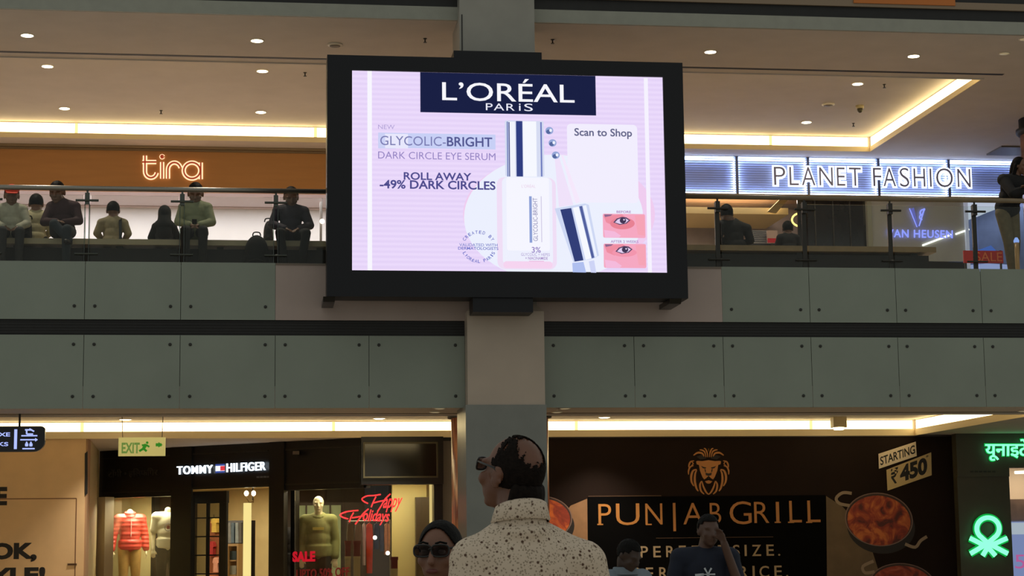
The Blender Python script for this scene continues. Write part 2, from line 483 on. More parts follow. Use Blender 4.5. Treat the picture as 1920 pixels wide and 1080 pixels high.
# pale halo behind the bottle and pink rim
spoly('glow_disc', clip_ell(1048, 402, 180, 112, 511), (240, 205, 240))
spoly('glow_disc', clip_ell(1038, 408, 168, 118, 510.8), (236, 240, 254))
srect('light_panel', 1064, 233, 1196, 380, (242, 238, 254), 8)
srect('stripe', 689, 132.5, 697.5, 508, (248, 246, 255)); srect('stripe', 1211, 146.5, 1218.5, 512, (246, 242, 255))
srect('logo_block', 788, 139, 1117, 213.5, NAVY)
stext('logo_lettering', "L\u2019OR\u00c9AL", (829, 147.5, 1077, 190.5), (248, 248, 255), .004, 1.0)
stext('logo_lettering', 'PAR', (911, 194, 965, 207), (235, 236, 250), 0.0, 1.12); stext('logo_lettering', 'i', (973, 194.2, 976.2, 207.6), (235, 236, 250), .01)
stext('logo_lettering', 'S', (983, 194.4, 999, 208.4), (235, 236, 250), .0)
stext('small_lettering', 'NEW', (709, 234, 740, 242), (176, 160, 214))
srect('blue_band', 709, 250.5, 929, 278.5, (200, 208, 246)); srect('blue_band', 709, 250.5, 742, 278.5, (204, 210, 246)); srect('band_shine', 722, 251, 765, 278, (232, 232, 252))
stext('headline_lettering', 'GLYCOLIC-', (713, 255.5, 836, 273), (122, 124, 178)); stext('headline_lettering', 'BRIGHT', (838, 257, 923, 275), (84, 88, 146), .016)
stext('headline_lettering', 'DARK CIRCLE EYE SERUM', (709, 285.5, 929, 299), (150, 134, 196))
stext('claim_lettering', 'ROLL AWAY', (757, 323.5, 884, 338), (78, 76, 142), .022); stext('claim_lettering', '-49% DARK CIRCLES', (712, 338.5, 929, 355), (78, 76, 142), .022)
# bottle: chrome cap, frosted body
srect('bottle_body', 932, 333, 1043, 505, (240, 222, 246), 14); srect('bottle_body', 942, 333, 1036, 497, (238, 240, 254), 10); srect('bottle_body', 950, 333, 1030, 470, (246, 246, 255), 4)
srect('bottle_base', 944, 490, 1036, 503, (246, 212, 240), 6)
srect('bottle_cap', 947, 226.5, 1020, 331, (214, 220, 242), 3); srect('bottle_cap', 950.5, 228, 953, 331, (120, 134, 190)); srect('bottle_cap', 956, 228, 966, 331, (242, 244, 252))
srect('bottle_cap', 968, 227, 980, 331, (48, 62, 128)); srect('bottle_cap', 981, 227.5, 1006, 331, (246, 248, 255)); srect('bottle_cap', 1013.5, 229, 1016.5, 331, (112, 126, 192)); srect('bottle_cap', 954, 229, 956, 331, (70, 80, 140))
stext('bottle_lettering', "L\u2019OR\u00c9AL", (978, 345, 1004, 352), (232, 206, 232))
srect('bottle_bar', 992.5, 368, 997.5, 455, (140, 160, 214)); stext('bottle_lettering', 'GLYCOLIC-BRIGHT', (999.5, 371, 1008, 452), (136, 134, 178), 0, 1, 90); srect('bottle_bar', 1014.5, 368, 1016, 454, (206, 200, 228))
stext('bottle_lettering', '3%', (997, 463, 1014, 474), (148, 128, 196), .01); stext('bottle_lettering', 'GLYCOLIC + HEPES', (977, 474.5, 1031, 480), (170, 152, 208)); stext('bottle_lettering', '+ NIACINAMIDE', (985, 481.5, 1027, 487), (160, 130, 196), .01)
srect('bottle_bar', 992, 489, 1020, 490.5, (236, 190, 226))
# pipette trail and the three metal balls
spoly('pipette_trail', [(1040, 296), (1048, 294), (1075, 384), (1048, 388)], (240, 226, 250))
spoly('pipette_trail', [(1052, 292), (1056, 291), (1088, 378), (1080, 382)], (246, 232, 252))
for bx2, by2 in ((1030, 245), (1036, 268), (1042, 291)):
    spoly('metal_ball', [(bx2+7.5*math.cos(a*PI/10), by2+7*math.sin(a*PI/10)) for a in range(20)], (150, 168, 216)); spoly('metal_ball', [(bx2-1.5+4.5*math.cos(a*PI/10), by2+2+4*math.sin(a*PI/10)) for a in range(20)], (86, 104, 158))
    spoly('metal_ball', [(bx2+2.5+2.6*math.cos(a*PI/10), by2-.5+3*math.sin(a*PI/10)) for a in range(20)], (238, 242, 255))
# tilted cap
spoly('tilted_cap', [(1040, 391), (1097, 381.5), (1104, 384), (1123, 479), (1113, 485), (1075, 491.5)], (206, 216, 244))
spoly('tilted_cap', [(1050.5, 393), (1071, 390), (1094, 488), (1077.5, 490.5)], (50, 62, 120)); spoly('tilted_cap', [(1074, 389.5), (1085, 387.5), (1109, 484.5), (1098, 487)], (246, 248, 255))
spoly('tilted_cap', [(1086, 387), (1091.5, 386), (1114.5, 483), (1109.5, 484.5)], (84, 98, 160)); spoly('tilted_cap', [(1093, 386), (1099, 384.5), (1119.5, 480), (1116, 482)], (240, 244, 255))
spoly('cap_reflection', [(1073, 493), (1094, 491), (1099, 511), (1074, 510.5)], (176, 192, 240)); spoly('cap_reflection', [(1104, 490), (1114, 488), (1118, 511.4), (1108, 511)], (206, 212, 246))
stext('scan_lettering', 'Scan to Shop', (1077, 241, 1185, 260), (96, 98, 134), .018)
# before / after photos
def eye(cx, cy, x0, y0, x1, y1, dark):
    srect('eye_photo', x0, y0, x1, y1, (246, 168, 194), 3); sh = (232, 130, 148) if dark else (243, 150, 174)
    spoly('eye_photo', [(x0+1, y0+3), (x0+36, y0+1), (x0+44, y0+8), (x0+20, y0+22), (x0+6, y0+16)], (238, 142, 162))
    spoly('eye_photo', clip_ell(cx+1, cy+5, 23, 11 if dark else 8, y1), sh)
    spoly('eye_photo', [(x0+2, y0+30), (x0+22, y0+33), (x0+34, y1-4), (x0+30, y1-.6), (x0+4, y1-.8)], (245, 186, 220)); spoly('eye_photo', [(x1-20, y0+3), (x1-2, y0+2), (x1-1, y1-4), (x1-14, y1-6)], (246, 164, 182))
    spoly('brow', [(x0+2, y0+1), (x0+18, y0+1), (x0+14, y0+4), (x0+4, y0+6)], (140, 104, 142))
    al = lambda s_, yo: [(cx-15*s_, cy+3), (cx-9*s_, cy-3*s_-yo), (cx, cy-6*s_-yo), (cx+8*s_, cy-5*s_-yo), (cx+15*s_, cy-1), (cx+8*s_, cy+5*s_), (cx-4*s_, cy+7*s_)]
    spoly('eye_photo', al(1.08, 1), (92, 70, 104)); spoly('eye_photo', al(.86, 0), (226, 206, 240))
    spoly('iris', [(cx+2+6*math.cos(a*PI/10), cy-.5+5.6*math.sin(a*PI/10)) for a in range(20)], (66, 54, 84)); spoly('iris', [(cx+4+1.6*math.cos(a*PI/5), cy-2+1.6*math.sin(a*PI/5)) for a in range(10)], (220, 206, 236))
eye(1166, 414, 1130.5, 401, 1210, 446, True); eye(1170, 468.5, 1132, 457, 1211.5, 502.5, False)
stext('small_lettering', 'BEFORE', (1156, 395, 1183, 399.5), (176, 130, 190), .02); stext('small_lettering', 'AFTER 2 WEEKS', (1145, 450.5, 1197, 455.5), (176, 140, 198), .02)
# round badge
BL = (104, 112, 198)
stext('badge_lettering', 'VALIDATED WITH', (861, 456.5, 933, 462), (130, 138, 206), .015); stext('badge_lettering', 'DERMATOLOGISTS', (859, 463, 934.5, 468.5), BL, .015)
def arc_text(body, cx, cy, r, a0, a1, hgt, inv):
    n = len(body); LAY[0] += 1
    for i, ch in enumerate(body):
        if ch == ' ': continue
        a = math.radians(a0+(a1-a0)*i/(n-1)); c_, s_ = math.cos(a), math.sin(a)
        v, f = text2d(ch, .015); v = norm(v); wd = 2.0 if ch in 'I\u2019' else 4.6
        pl = plane(YS-.0006*LAY[0]); out = []
        for u, t in v:
            rr = r+(t-.5)*hgt*(1 if not inv else -1); tt = (u-.5)*wd
            bx3, by3 = cx+rr*c_, cy-rr*s_*.93
            tx, ty = (s_, c_) if not inv else (-s_, -c_)
            out.append(pl(bx3+tx*tt, by3+ty*tt))
        link_mesh('badge_letter', out, f, E('led_%d_%d_%d' % BL, BL), scr)
arc_text('CREATED BY', 897, 464, 31, 148, 32, 6.5, False)
arc_text("L\u2019OR\u00c9AL PARIS", 898, 462, 30, 207, 333, 6.5, True)

# ================================================================== UPPER FLOOR
m_rglass = glass('railing_glass', (247, 250, 247), .0)
m_fin = glass('fin_glass', (190, 205, 195), .2)
m_rail = M('handrail_wood', (128, 112, 88), .35, var=.1, scale=6)
ZR = 6.635
YR = 27.46
def railing(name, x0, x1, joints, label, dark):
    t = thing(name, ((x0+x1)/2, YR, ZF), label, 'railing')
    MB().tube([(x0, YR, ZR), (x1, YR, ZR)], .037, 14).build('handrail', m_rail if dark else m_steel, t, True)
    ed = [x0]+joints+[x1]
    for a, b in zip(ed[:-1], ed[1:]):
        MB().box(a+.05, b-.05, YR-.006, YR+.006, ZF+.012, ZR-.10).build('glass_pane', m_rglass, t)
    for x in joints:
        pm = m_dsteel if dark else M('clamp_steel', (84, 88, 82), .35, .6)
        c = MB().box(x-.034, x+.034, YR-.03, YR+.03, ZR-.24, ZR-.07).build('clamp', pm, t)
        MB().tube([(x, YR, ZR-.08), (x, YR, ZR-.03)], .016, 8).build('rod', pm, c)
        MB().tube([(x-.165, YR-.035, ZR-.185), (x+.165, YR-.035, ZR-.185)], .018, 10).build('cross_bar', pm, c)
        MB().tube([(x-.165, YR-.035, ZF+.16), (x+.165, YR-.035, ZF+.16)], .014, 10).build('cross_bar', pm, c)
        if dark: MB().box(x-.035, x+.035, YR+.03, YR+.055, ZF+.001, ZR-.08).build('post', m_dsteel, t)
        else:
            for s_ in (-1, 1): MB().box(x+s_*.032-.007, x+s_*.032+.007, YR-.03, YR+.06, ZF+.001, ZR-.24).build('fin', m_fin, t)
    return t
railing('glass_railing', XA+.1, 2.88, [XL0+k*PW for k in range(-4, 4)], 'glass balustrade with steel handrail before the seated people on the screen\u2019s left side', False)
railing('glass_railing', 4.1, XB-.1, [XR0+k*PW for k in range(1, 11)], 'glass balustrade with dark posts and brown handrail below the blue-lit sign', True)

# benches
def bench(x0, x1, label, zt_, m_top):
    t = thing('long_bench', ((x0+x1)/2, 28.7, ZF), label, 'bench')
    MB().box(x0, x1, 28.32, 29.2, zt_-.085, zt_).build('seat', m_top, t)
    MB().box(x0+.05, x1-.1, 28.40, 29.10, ZF+.001, zt_-.13).build('base', M('bench_base', (24, 17, 13), .6, var=.2), t)
    n = max(2, int((x1-x0)/1.4))
    for i in range(n):
        x = x0+.3+(x1-x0-.6)*i/(n-1)
        MB().box(x-.05, x+.05, 28.5, 29.0, zt_-.13, zt_-.085).build('leg', m_dsteel, t)
m_stone = M('bench_top', (168, 152, 122), .35, var=.08, scale=4)
ZBT = 6.03
bench(XA+.5, 2.7, 'long stone-topped bench behind the balustrade under the white shop wall', ZBT, m_stone)
bench(4.4, P(1755, 460, 28.32).x, 'long brown-topped bench behind the balustrade under the blue-lit sign', 6.03, M('bench_top_wood', (150, 122, 84), .4, var=.1, scale=5))

# shop front with the orange fascia
tw = plane(YSU)
xd = 4.0
z_t0, z_t1 = P(300, 352, YSU).z-.05, ZCU
wl1 = tag(MB().box(XA, xd, YSU, YSU+.25, z_t0, z_t1).build('wall_orange_fascia', M('orange_wood', (178, 124, 66), .5, var=.06, scale=3, stretch=(.3, 1, 3))), kind='structure')
MB().box(XA, xd, YSU-.06, YSU, z_t1-.05, z_t1-.001).build('fascia_trim', M('fascia_trim', (150, 128, 96), .5), wl1)
MB().box(XA, xd, YSU-.03, YSU, z_t1-.10, z_t1-.06).build('fascia_trim', M('fascia_trim2', (120, 98, 70), .5), wl1)
m_shopw = M('shop_white_wall', (226, 220, 222), .6, var=.01)
ws = tag(MB().box(XA, xd, YSU+2.2, YSU+2.4, ZF, z_t0+.05).build('wall_white_shop', m_shopw), kind='structure')
tag(MB().box(XA, xd, YSU+.25, YSU+2.4, z_t0+.06, z_t0+.2).build('ceiling_white_shop', M('shop_ceiling_pale', (205, 190, 196), .6)), kind='structure')
MB().box(XA, xd, YSU+2.05, YSU+2.2, P(300, 369, YSU+2.05).z, z_t0+.04).build('bulkhead', M('pale_bulkhead', (196, 176, 176), .6), ws)
MB().box(P(600, 400, YSU+1).x, P(604, 400, YSU+1).x, YSU+1, YSU+1.3, ZF, z_t0).build('slanted_post', M('grey_post', (120, 112, 108), .5), ws)
def area_light(name, loc, sx, sy, power, col_, rot=(0, 0, 0)):
    l = bpy.data.lights.new(name, 'AREA'); l.shape = 'RECTANGLE'; l.size = sx; l.size_y = sy; l.energy = power; l.color = col_
    o = bpy.data.objects.new(name, l); COL.objects.link(o); o.location = loc; o.rotation_euler = rot
    return o
area_light('shop_ceiling_light', (-2.6, YSU+1.1, z_t0+.04), 11, 1.0, 200, (1, .97, 1))

gb = thing('globe_lamp', P(604, 415, YSU+.9), 'small bright globe lamp in the white shop right beside the screen edge', 'lamp')
MB().ell(P(604, 415, YSU+.9), (.05, .05, .05)).build('globe', E('small_globe', (255, 236, 205), 4), gb, True)
MB().tube([P(604, 415, YSU+.9), Vector((P(604, 415, YSU+.9).x, YSU+.9, z_t0+.06))], .006, 6).build('cord', m_dsteel, gb)
# halo-lit script letters
def halo_sign(name, label, strokes, pl, wid, hal, mf, mh, thick):
    pts0 = [pl(*p) for s_ in strokes for p in s_]
    t = thing(name, (sum(p.x for p in pts0)/len(pts0), pts0[0].y, min(p.z for p in pts0)), label, 'sign')
    return t
tr = plane(YSU-.07); trh = plane(YSU-.03)
ts = thing('shop_sign', (P(322, 340, YSU).x, YSU-.05, P(322, 340, YSU).z), 'small lowercase halo-lit letters glowing pale red on the orange fascia', 'sign')
def arcp(cx, cy, rx, ry, a0, a1, n=16): return [(cx+rx*math.cos(math.radians(a0+(a1-a0)*k/n)), cy-ry*math.sin(math.radians(a0+(a1-a0)*k/n))) for k in range(n+1)]
TIRA = {'t': [[(272, 292), (272, 322)]+arcp(283, 322, 11, 11.5, 180, 350, 12), [(267, 304), (293, 304)]],
        'i': [[(304, 304), (304, 335)], arcp(304, 294, 1.2, 1.2, 0, 360, 8)],
        'r': [[(315, 335), (315, 318)]+arcp(327, 318, 12, 13, 180, 15, 12)],
        'a': [arcp(360, 320, 15.5, 15, 0, 360, 26), [(376.5, 305), (376.5, 336)]]}
m_tf = M('tira_front', (176, 70, 40), .5, emit=.35, ecol=(190, 80, 50)); m_th = E('tira_halo', (255, 205, 160), 1.5)
for ch, sts in TIRA.items():
    f_, h_ = MB(), MB()
    for st in sts:
        f_.ribbon([tr(*p) for p in st], .030 if len(st) != 9 else .055, (0, -.03, 0))
        h_.ribbon([trh(*p) for p in st], .085, (0, -.01, 0))
    L = f_.build('letter', m_tf, ts); h_.build('halo', m_th, L)

# shop front with the blue-lit light boxes
xs0, xs1 = xd, P(1960, 330, YSU).x
zb0, zb1 = P(1590, 366, YSU).z, P(1590, 297, YSU).z
m_bt = M('bluish_trim', (150, 158, 178), .35, .4)
wb = tag(MB().box(xs0, XB, YSU+.2, YSU+.4, zb0-.02, ZCU).build('wall_light_box', M('blue_grey_back', (150, 160, 190), .6)), kind='structure')
MB().box(xs0, XB, YSU-.02, YSU+.2, zb1+.02, zb1+.09).build('trim_bar', m_bt, wb)
MB().box(xs0, XB, YSU-.08, YSU+.2, zb1+.13, zb1+.17).build('trim_bar', m_bt, wb)
MB().box(xs0, XB, YSU+.02, YSU+.2, zb1+.17, ZCU-.01).build('trim_board', M('blue_grey_trim', (168, 174, 190), .5), wb)
MB().box(xs0, XB, YSU-.02, YSU+.2, zb0-.05, zb0).build('trim_bar', M('warm_trim', (150, 130, 100), .4), wb)
lb = wb
ed = [P(x, 330, YSU).x for x in (1116, 1249, 1382, 1515.5, 1647.5, 1779.5, 1912)]
m_led = E('cold_led', (196, 218, 255), 15.0); m_lbk = M('light_box_back', (196, 206, 236), .5)
for a, b in zip(ed[:-1], ed[1:]):
    p = MB().box(a+.012, b-.012, YSU+.12, YSU+.16, zb0, zb1).build('light_panel', m_lbk, lb)
    for q in ((a+.02, a+.05, zb0+.02, zb1-.02), (b-.05, b-.02, zb0+.02, zb1-.02), (a+.06, b-.06, zb1-.045, zb1-.02), (a+.06, b-.06, zb0+.02, zb0+.04)):
        MB().box(q[0], q[1], YSU+.085, YSU+.115, q[2], q[3]).build('led_strip', m_led, p)
    s_ = MB()
    n = 15
    for k in range(n):
        z = zb0+.02+(zb1-zb0-.04)*(k+.5)/n
        s_.box(a+.03, b-.03, YSU+.03, YSU+.05, z-.007, z+.007)
    tag(s_.build('slats', M('pale_slat', (150, 160, 195), .5), p), kind='stuff')
    MB().box(b-.028, b+.028, YSU-.01, YSU+.12, zb0, zb1).build('mullion', M('mullion', (105, 115, 150), .4, .3), lb)
fs_ = thing('shop_sign', (P(1633, 352, YSU).x, YSU-.1, P(1633, 352, YSU).z), 'wide thin capital letters with white halo on the blue light boxes', 'sign')
# measured left and right end of every letter in the picture
pf = [('P', 1451, 1472), ('L', 1480, 1497), ('A', 1503, 1528), ('N', 1536, 1561), ('E', 1569, 1584), ('T', 1592, 1614), ('F', 1637, 1652), ('A', 1656, 1679), ('S', 1687, 1704), ('H', 1713, 1734), ('I', 1743, 1746), ('O', 1755, 1786), ('N', 1795, 1819)]
m_pf = M('letter_grey', (128, 122, 136), .5, 0, emit=.16, ecol=(128, 122, 140)); m_ph = E('white_halo', (225, 236, 255), 2.2)
for ch, x0, x1 in pf:
    yt, yb = 313+(x0-1451)*.0115, 347+(x0-1451)*.0115
    if ch in 'OS': yt -= .7; yb += .7
    wt = -.012 if ch != 'I' else 0
    L = lettering('letter', ch, (x0, yt, x1, yb), plane(YSU-.07), m_pf, fs_, wt, .02)[0]
    lettering('halo', ch, (x0-3, yt-3, x1+3, yb+3), plane(YSU-.02), m_ph, L, .085 if ch != 'I' else .05, .005)

# behind: dim shop interior
zi1 = zb0-.06
wi = tag(MB().box(xs0, XB, YSU+3.0, YSU+3.2, ZF, zi1+.3).build('wall_dim_shop', M('dim_shop_wall', (160, 142, 136), .7, var=.25, scale=1.2)), kind='structure')
tag(MB().box(xs0, XB, YSU+.41, YSU+3.2, zi1+.3, zi1+.4).build('ceiling_dim_shop', M('dim_shop_ceiling', (140, 122, 116), .7, var=.15, scale=1)), kind='structure')
px0 = plane(YSU+.5)
MB().box(P(1270, 395, YSU+1.2).x, P(1478, 395, YSU+1.2).x, YSU+1.2, YSU+3.0, P(1380, 401, YSU+1.2).z, P(1380, 389, YSU+1.2).z).build('bulkhead', M('cream_bulkhead', (226, 198, 140), .6), wi)
q = MB(); a = P(1474, 376, YSU+1.5); b = P(1440, 398, YSU+1.5)
MB().prism([P(1440, 396, YSU+1.0), P(1462, 374, YSU+1.0), P(1478, 374, YSU+1.0), P(1456, 399, YSU+1.0)], (0, .1, 0)).build('slanted_beam', M('cream_beam', (214, 186, 120), .6), wi)
rl = thing('ring_lamp', P(1492, 425, YSU+.9), 'glowing yellow ring lamp in the dim shop beside the dark window', 'lamp')
MB().tube([P(*p, YSU+.9) for p in arcp(1504, 412, 19, 13, 80, 255, 18)], .02, 8).build('tube', E('yellow_tube', (255, 226, 120), 2.2), rl, True)
MB().tube([P(1504, 399, YSU+.9), P(1504, 399, YSU+.9)+Vector((0, 0, .8))], .006, 6).build('cord', m_dsteel, rl)
dk = tag(MB().box(P(1502, 430, YSU).x, P(1630, 430, YSU).x, YSU+.2, YSU+.25, ZF, zi1).build('window_dark_shop', M('dark_window_glass', (34, 30, 32), .12, var=.3, scale=2)), kind='structure')
for xx in (1534, 1568, 1600):
    c_ = P(xx, 430, YSU).x; MB().box(c_-.012, c_+.012, YSU+.17, YSU+.2, ZF, zi1).build('mullion', M('grey_mullion', (60, 56, 56), .4), dk)
# grey glass front with blue letters
xv0, xv1 = P(1629, 430, YSU).x, P(1812, 430, YSU).x
gv = tag(MB().box(xv0, xv1, YSU+.1, YSU+.18, P(1700, 488, YSU).z, zi1).build('wall_grey_glass', M('grey_glass', (200, 202, 200), .15, var=.05, scale=1)), kind='structure')
MB().box(xv0, xv0+.10, YSU+.06, YSU+.1, ZF, zi1).build('jamb', M('pale_jamb', (176, 180, 166), .4), gv)
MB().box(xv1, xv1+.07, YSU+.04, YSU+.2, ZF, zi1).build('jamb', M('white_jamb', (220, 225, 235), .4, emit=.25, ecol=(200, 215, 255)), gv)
MB().box(xv0, xv1, YSU+.12, YSU+.2, ZF, P(1700, 489, YSU).z).build('plinth', M('dark_plinth', (40, 32, 30), .4), gv)
vs_ = thing('shop_sign', P(1722, 447, YSU+.05), 'blue-violet lit letters and V-shaped emblem on the grey glass front', 'sign')
m_vl = E('violet_led', (140, 150, 255), 1.25)
pv = plane(YSU+.06)
for ob in lettering('letter', 'VAN HEUSEN', ((1663, 430), (1786, 432), (1786, 447), (1663, 445)), pv, m_vl, vs_, .012, .02, 1.12, True): pass
em = MB().ribbon([pv(1709, 391), pv(1721, 426)], [.10, .015], (0, -.02, 0)); em.build('emblem_stroke', E('violet_led_dim', (110, 112, 200), .8), vs_)
MB().ribbon([pv(1705, 391), pv(1719, 426)], [.02, .012], (0, -.02, 0)).build('emblem_stroke', m_vl, vs_)
MB().ribbon([pv(1733, 391), pv(1723, 424)], [.03, .02], (0, -.02, 0)).build('emblem_stroke', m_vl, vs_)
MB().ribbon([pv(*p) for p in arcp(1731, 399, 6, 6, 60, 250, 8)], .03, (0, -.02, 0)).build('emblem_stroke', m_vl, vs_)
MB().ribbon([pv(*p) for p in arcp(1729, 407, 5, 5, 70, 270, 8)], .025, (0, -.02, 0)).build('emblem_stroke', m_vl, vs_)
# reflections in the grey glass, put in as glowing tubes; bright shop corner
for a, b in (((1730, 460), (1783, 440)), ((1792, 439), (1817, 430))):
    MB().tube([P(*a, YSU+.084), P(*b, YSU+.084)], .017, 8).build('tube_reflection', E('white_reflection', (255, 252, 240), 2.0), None, True)
for o, lb_ in zip([o for o in COL.objects if o.name.startswith('tube_reflection')], ('long slanted white reflection built as a glowing tube across the grey glass front', 'short slanted white reflection built as a glowing tube by the white door jamb')): tag(o, lb_, 'lamp')
wr = tag(MB().box(xv1+.08, XB, YSU+1.2, YSU+1.3, ZF, zi1+.3).build('wall_blue_shop', M('blue_shop_wall', (120, 134, 176), .6, var=.1)), kind='structure')
MB().prism([P(1838, 404, YSU+1.0), P(1852, 398, YSU+1.0), P(1900, 380, YSU+1.0), P(1900, 372, YSU+1.0), P(1816, 374, YSU+1.0), P(1816, 412, YSU+1.0)], (0, .1, 0)).build('lit_panel', E('pale_blue_lit', (205, 215, 235), .75), wr)
MB().prism([P(1816, 497, YSU+.8), P(1850, 494, YSU+.8), P(1890, 496, YSU+.8), P(1890, 530, YSU+.8), P(1816, 530, YSU+.8)], (0, .1, 0)).build('lit_panel', E('pale_blue_lit2', (165, 180, 235), .7), wr)
MB().prism([P(1836, 468, YSU+.7), P(1858, 460, YSU+.7), P(1868, 470, YSU+.7), P(1836, 474, YSU+.7)], (0, .1, 0)).build('lit_panel', E('blue_lit', (90, 130, 230), .5), wr)
# sale banners in the shop window
bnr = thing('sale_banner', P(1845, 493, 30.5), 'red banner with SALE in pale letters beside the standing person', 'banner')
pbn = plane(30.5)
MB().prism(rpoly(pbn, 1807, 470, 1881, 493), (0, .03, 0)).build('cloth', M('banner_red', (190, 40, 34), .6), bnr)
lettering('print', 'SALE', (1829, 473, 1879, 490), plane(30.495), M('banner_print', (226, 120, 70), .6), bnr, 0, .003)
for xx in (1811, 1877):
    c_ = P(xx, 480, 30.52); MB().box(c_.x-.015, c_.x+.015, 30.53, 30.56, ZF+.001, c_.z+.1).build('pole', m_dsteel, bnr)
for i, (x0, x1, y0, y1, cl, lb_) in enumerate(((1298, 1330, 470, 474, (190, 60, 50), 'red strip of stock low in the dim shop nearest the screen'), (1408, 1456, 470, 475, (196, 58, 44), 'red strip of stock under the grey louvre panel'), (1535, 1630, 472, 477, (180, 70, 52), 'long red strip of stock before the dark window'))):
    t = thing('display_shelf', P((x0+x1)/2, 510, YSU-.6), lb_, 'shelf')
    MB().box(P(x0, 472, YSU-.6).x, P(x1, 472, YSU-.6).x, YSU-.75, YSU-.45, P((x0+x1)/2, y1, YSU-.6).z, P((x0+x1)/2, y0, YSU-.6).z).build('board', M('stock_%d' % i, cl, .6, emit=.15), t)
    for e in (x0+3, x1-3):
        c_ = P(e, 472, YSU-.6); MB().box(c_.x-.02, c_.x+.02, YSU-.62, YSU-.58, ZF+.001, P(e, y1, YSU-.6).z).build('leg', m_dsteel, t)
lv = thing('louvre_panel', P(1430, 458, YSU+.35), 'grey louvred panel standing low in the dim shop', 'panel')
for k in range(7):
    MB().box(P(1405, 445, YSU+.3).x, P(1455, 445, YSU+.3).x, YSU+.3, YSU+.34, P(1430, 456-k*3.6, YSU+.3).z, P(1430, 454-k*3.6, YSU+.3).z).build('slat', M('louvre_slat', (170, 172, 190), .5), lv)
MB().box(P(1405, 445, YSU+.3).x, P(1455, 445, YSU+.3).x, YSU+.34, YSU+.37, ZF+.001, P(1430, 431, YSU+.3).z).build('board', M('louvre_back', (70, 70, 82), .6), lv)
dc = thing('sale_decal_board', P(1449, 458, YSU+.2), 'small red and white sale board beside the grey louvred panel', 'sign')
MB().box(P(1438, 445, YSU+.2).x, P(1458, 445, YSU+.2).x, YSU+.2, YSU+.22, P(1448, 456, YSU+.2).z, P(1448, 432, YSU+.2).z).build('board', M('decal_white', (215, 190, 190), .6), dc)
MB().box(P(1439, 445, YSU+.2).x, P(1457, 445, YSU+.2).x, YSU+.185, YSU+.2, P(1448, 455, YSU+.2).z, P(1448, 447, YSU+.2).z).build('red_field', M('decal_red', (214, 30, 44), .6, emit=.3), dc)
c_ = P(1448, 450, YSU+.2); MB().box(c_.x-.02, c_.x+.02, YSU+.205, YSU+.23, ZF+.001, c_.z).build('post', m_dsteel, dc)
area_light('shop_ceiling_light', (8.0, YSU+1.6, zi1+.28), 6, 1.2, 170, (1, .86, .74))
area_light('shop_ceiling_light', (15.2, YSU+.75, zi1+.25), 3, .7, 22, (.8, .88, 1))

# round advertising column at the right edge
rc = tag(MB().lathe((P(1956, 200, 33).x, 33, ZF), [(.46, 0), (.46, ZCU-ZF-.32)], 40).build('column_round', M('ad_column', (96, 88, 92), .25, var=.5, scale=2.2, col2=(176, 120, 96)), None, True), kind='structure')
MB().lathe((P(1956, 200, 33).x, 33, ZF), [(.47, ZCU-ZF-.32), (.53, ZCU-ZF-.27), (.53, ZCU-ZF-.2), (.47, ZCU-ZF-.18), (.47, ZCU-ZF-.001)], 40).build('cap_ring', m_dark, rc, True)
tag(MB().box(P(1860, 285, YSU-.9).x, P(1925, 285, YSU-.9).x, YSU-1.4, YSU-.6, ZCU-.03, ZCU).build('trim_ceiling_hatch', M('hatch_brown', (96, 84, 70), .6)), kind='structure')
# vertical lit post under the standing person
po = thing('rail_end_post', P(1908, 505, 27.6), 'short bright brass post standing at the floor edge by the picture\u2019s right border', 'post')
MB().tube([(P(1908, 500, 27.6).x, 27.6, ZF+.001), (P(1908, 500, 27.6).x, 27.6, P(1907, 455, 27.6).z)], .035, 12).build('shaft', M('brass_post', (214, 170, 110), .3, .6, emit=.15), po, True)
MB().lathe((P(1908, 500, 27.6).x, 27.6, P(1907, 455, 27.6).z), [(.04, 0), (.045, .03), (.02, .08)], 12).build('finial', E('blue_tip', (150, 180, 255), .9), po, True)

# ================================================================== CEILING FITTINGS
m_dl = E('downlight_lens', (255, 236, 190), 14.0); m_off = M('unlit_lens', (190, 170, 130), .4, emit=.5)
m_ring = M('downlight_ring', (225, 215, 195), .4)
SPOT_W = 165
def downlight(px, py, z, label, group, r=.085, lit=True, name='downlight'):
    p = Pz(px, py, z)
    t = thing(name, (p.x, p.y, z-.012), label, 'ceiling light', group)
    MB().lathe((p.x, p.y, z-.012), [(r*1.0, .004), (r*1.22, 0), (r*1.25, .012)], 24).build('trim_ring', m_ring, t, True)
    if lit:
        l = bpy.data.lights.new('spot', 'SPOT'); l.energy = SPOT_W if z > 5 else 330; l.color = (1, .90, .76); l.spot_size = math.radians(100); l.spot_blend = .8; l.shadow_soft_size = .08
        o = bpy.data.objects.new('lamp_bulb', l); COL.objects.link(o); o.parent = t; o.location = (0, 0, -.03)
    MB().lathe((p.x, p.y, z-.012), [(r*.2, -.006), (r*.7, -.005), (r, .002), (r, .006)], 24).build('lens', m_dl if lit else m_off, t, True)
ZTU = ZCU+.30
for px, py, lb_ in ((51, 66, 'lit round downlight in the front ceiling strip, leftmost of four'), (482, 76, 'lit round downlight in the front ceiling strip, beside the screen\u2019s left corner'),
                    (1332, 97, 'lit round downlight in the front ceiling strip, beside the screen\u2019s right corner'), (1713, 105, 'lit round downlight in the front ceiling strip, rightmost bright one')):
    downlight(px, py, ZCU, lb_, 'downlights of the upper ceiling', .092)
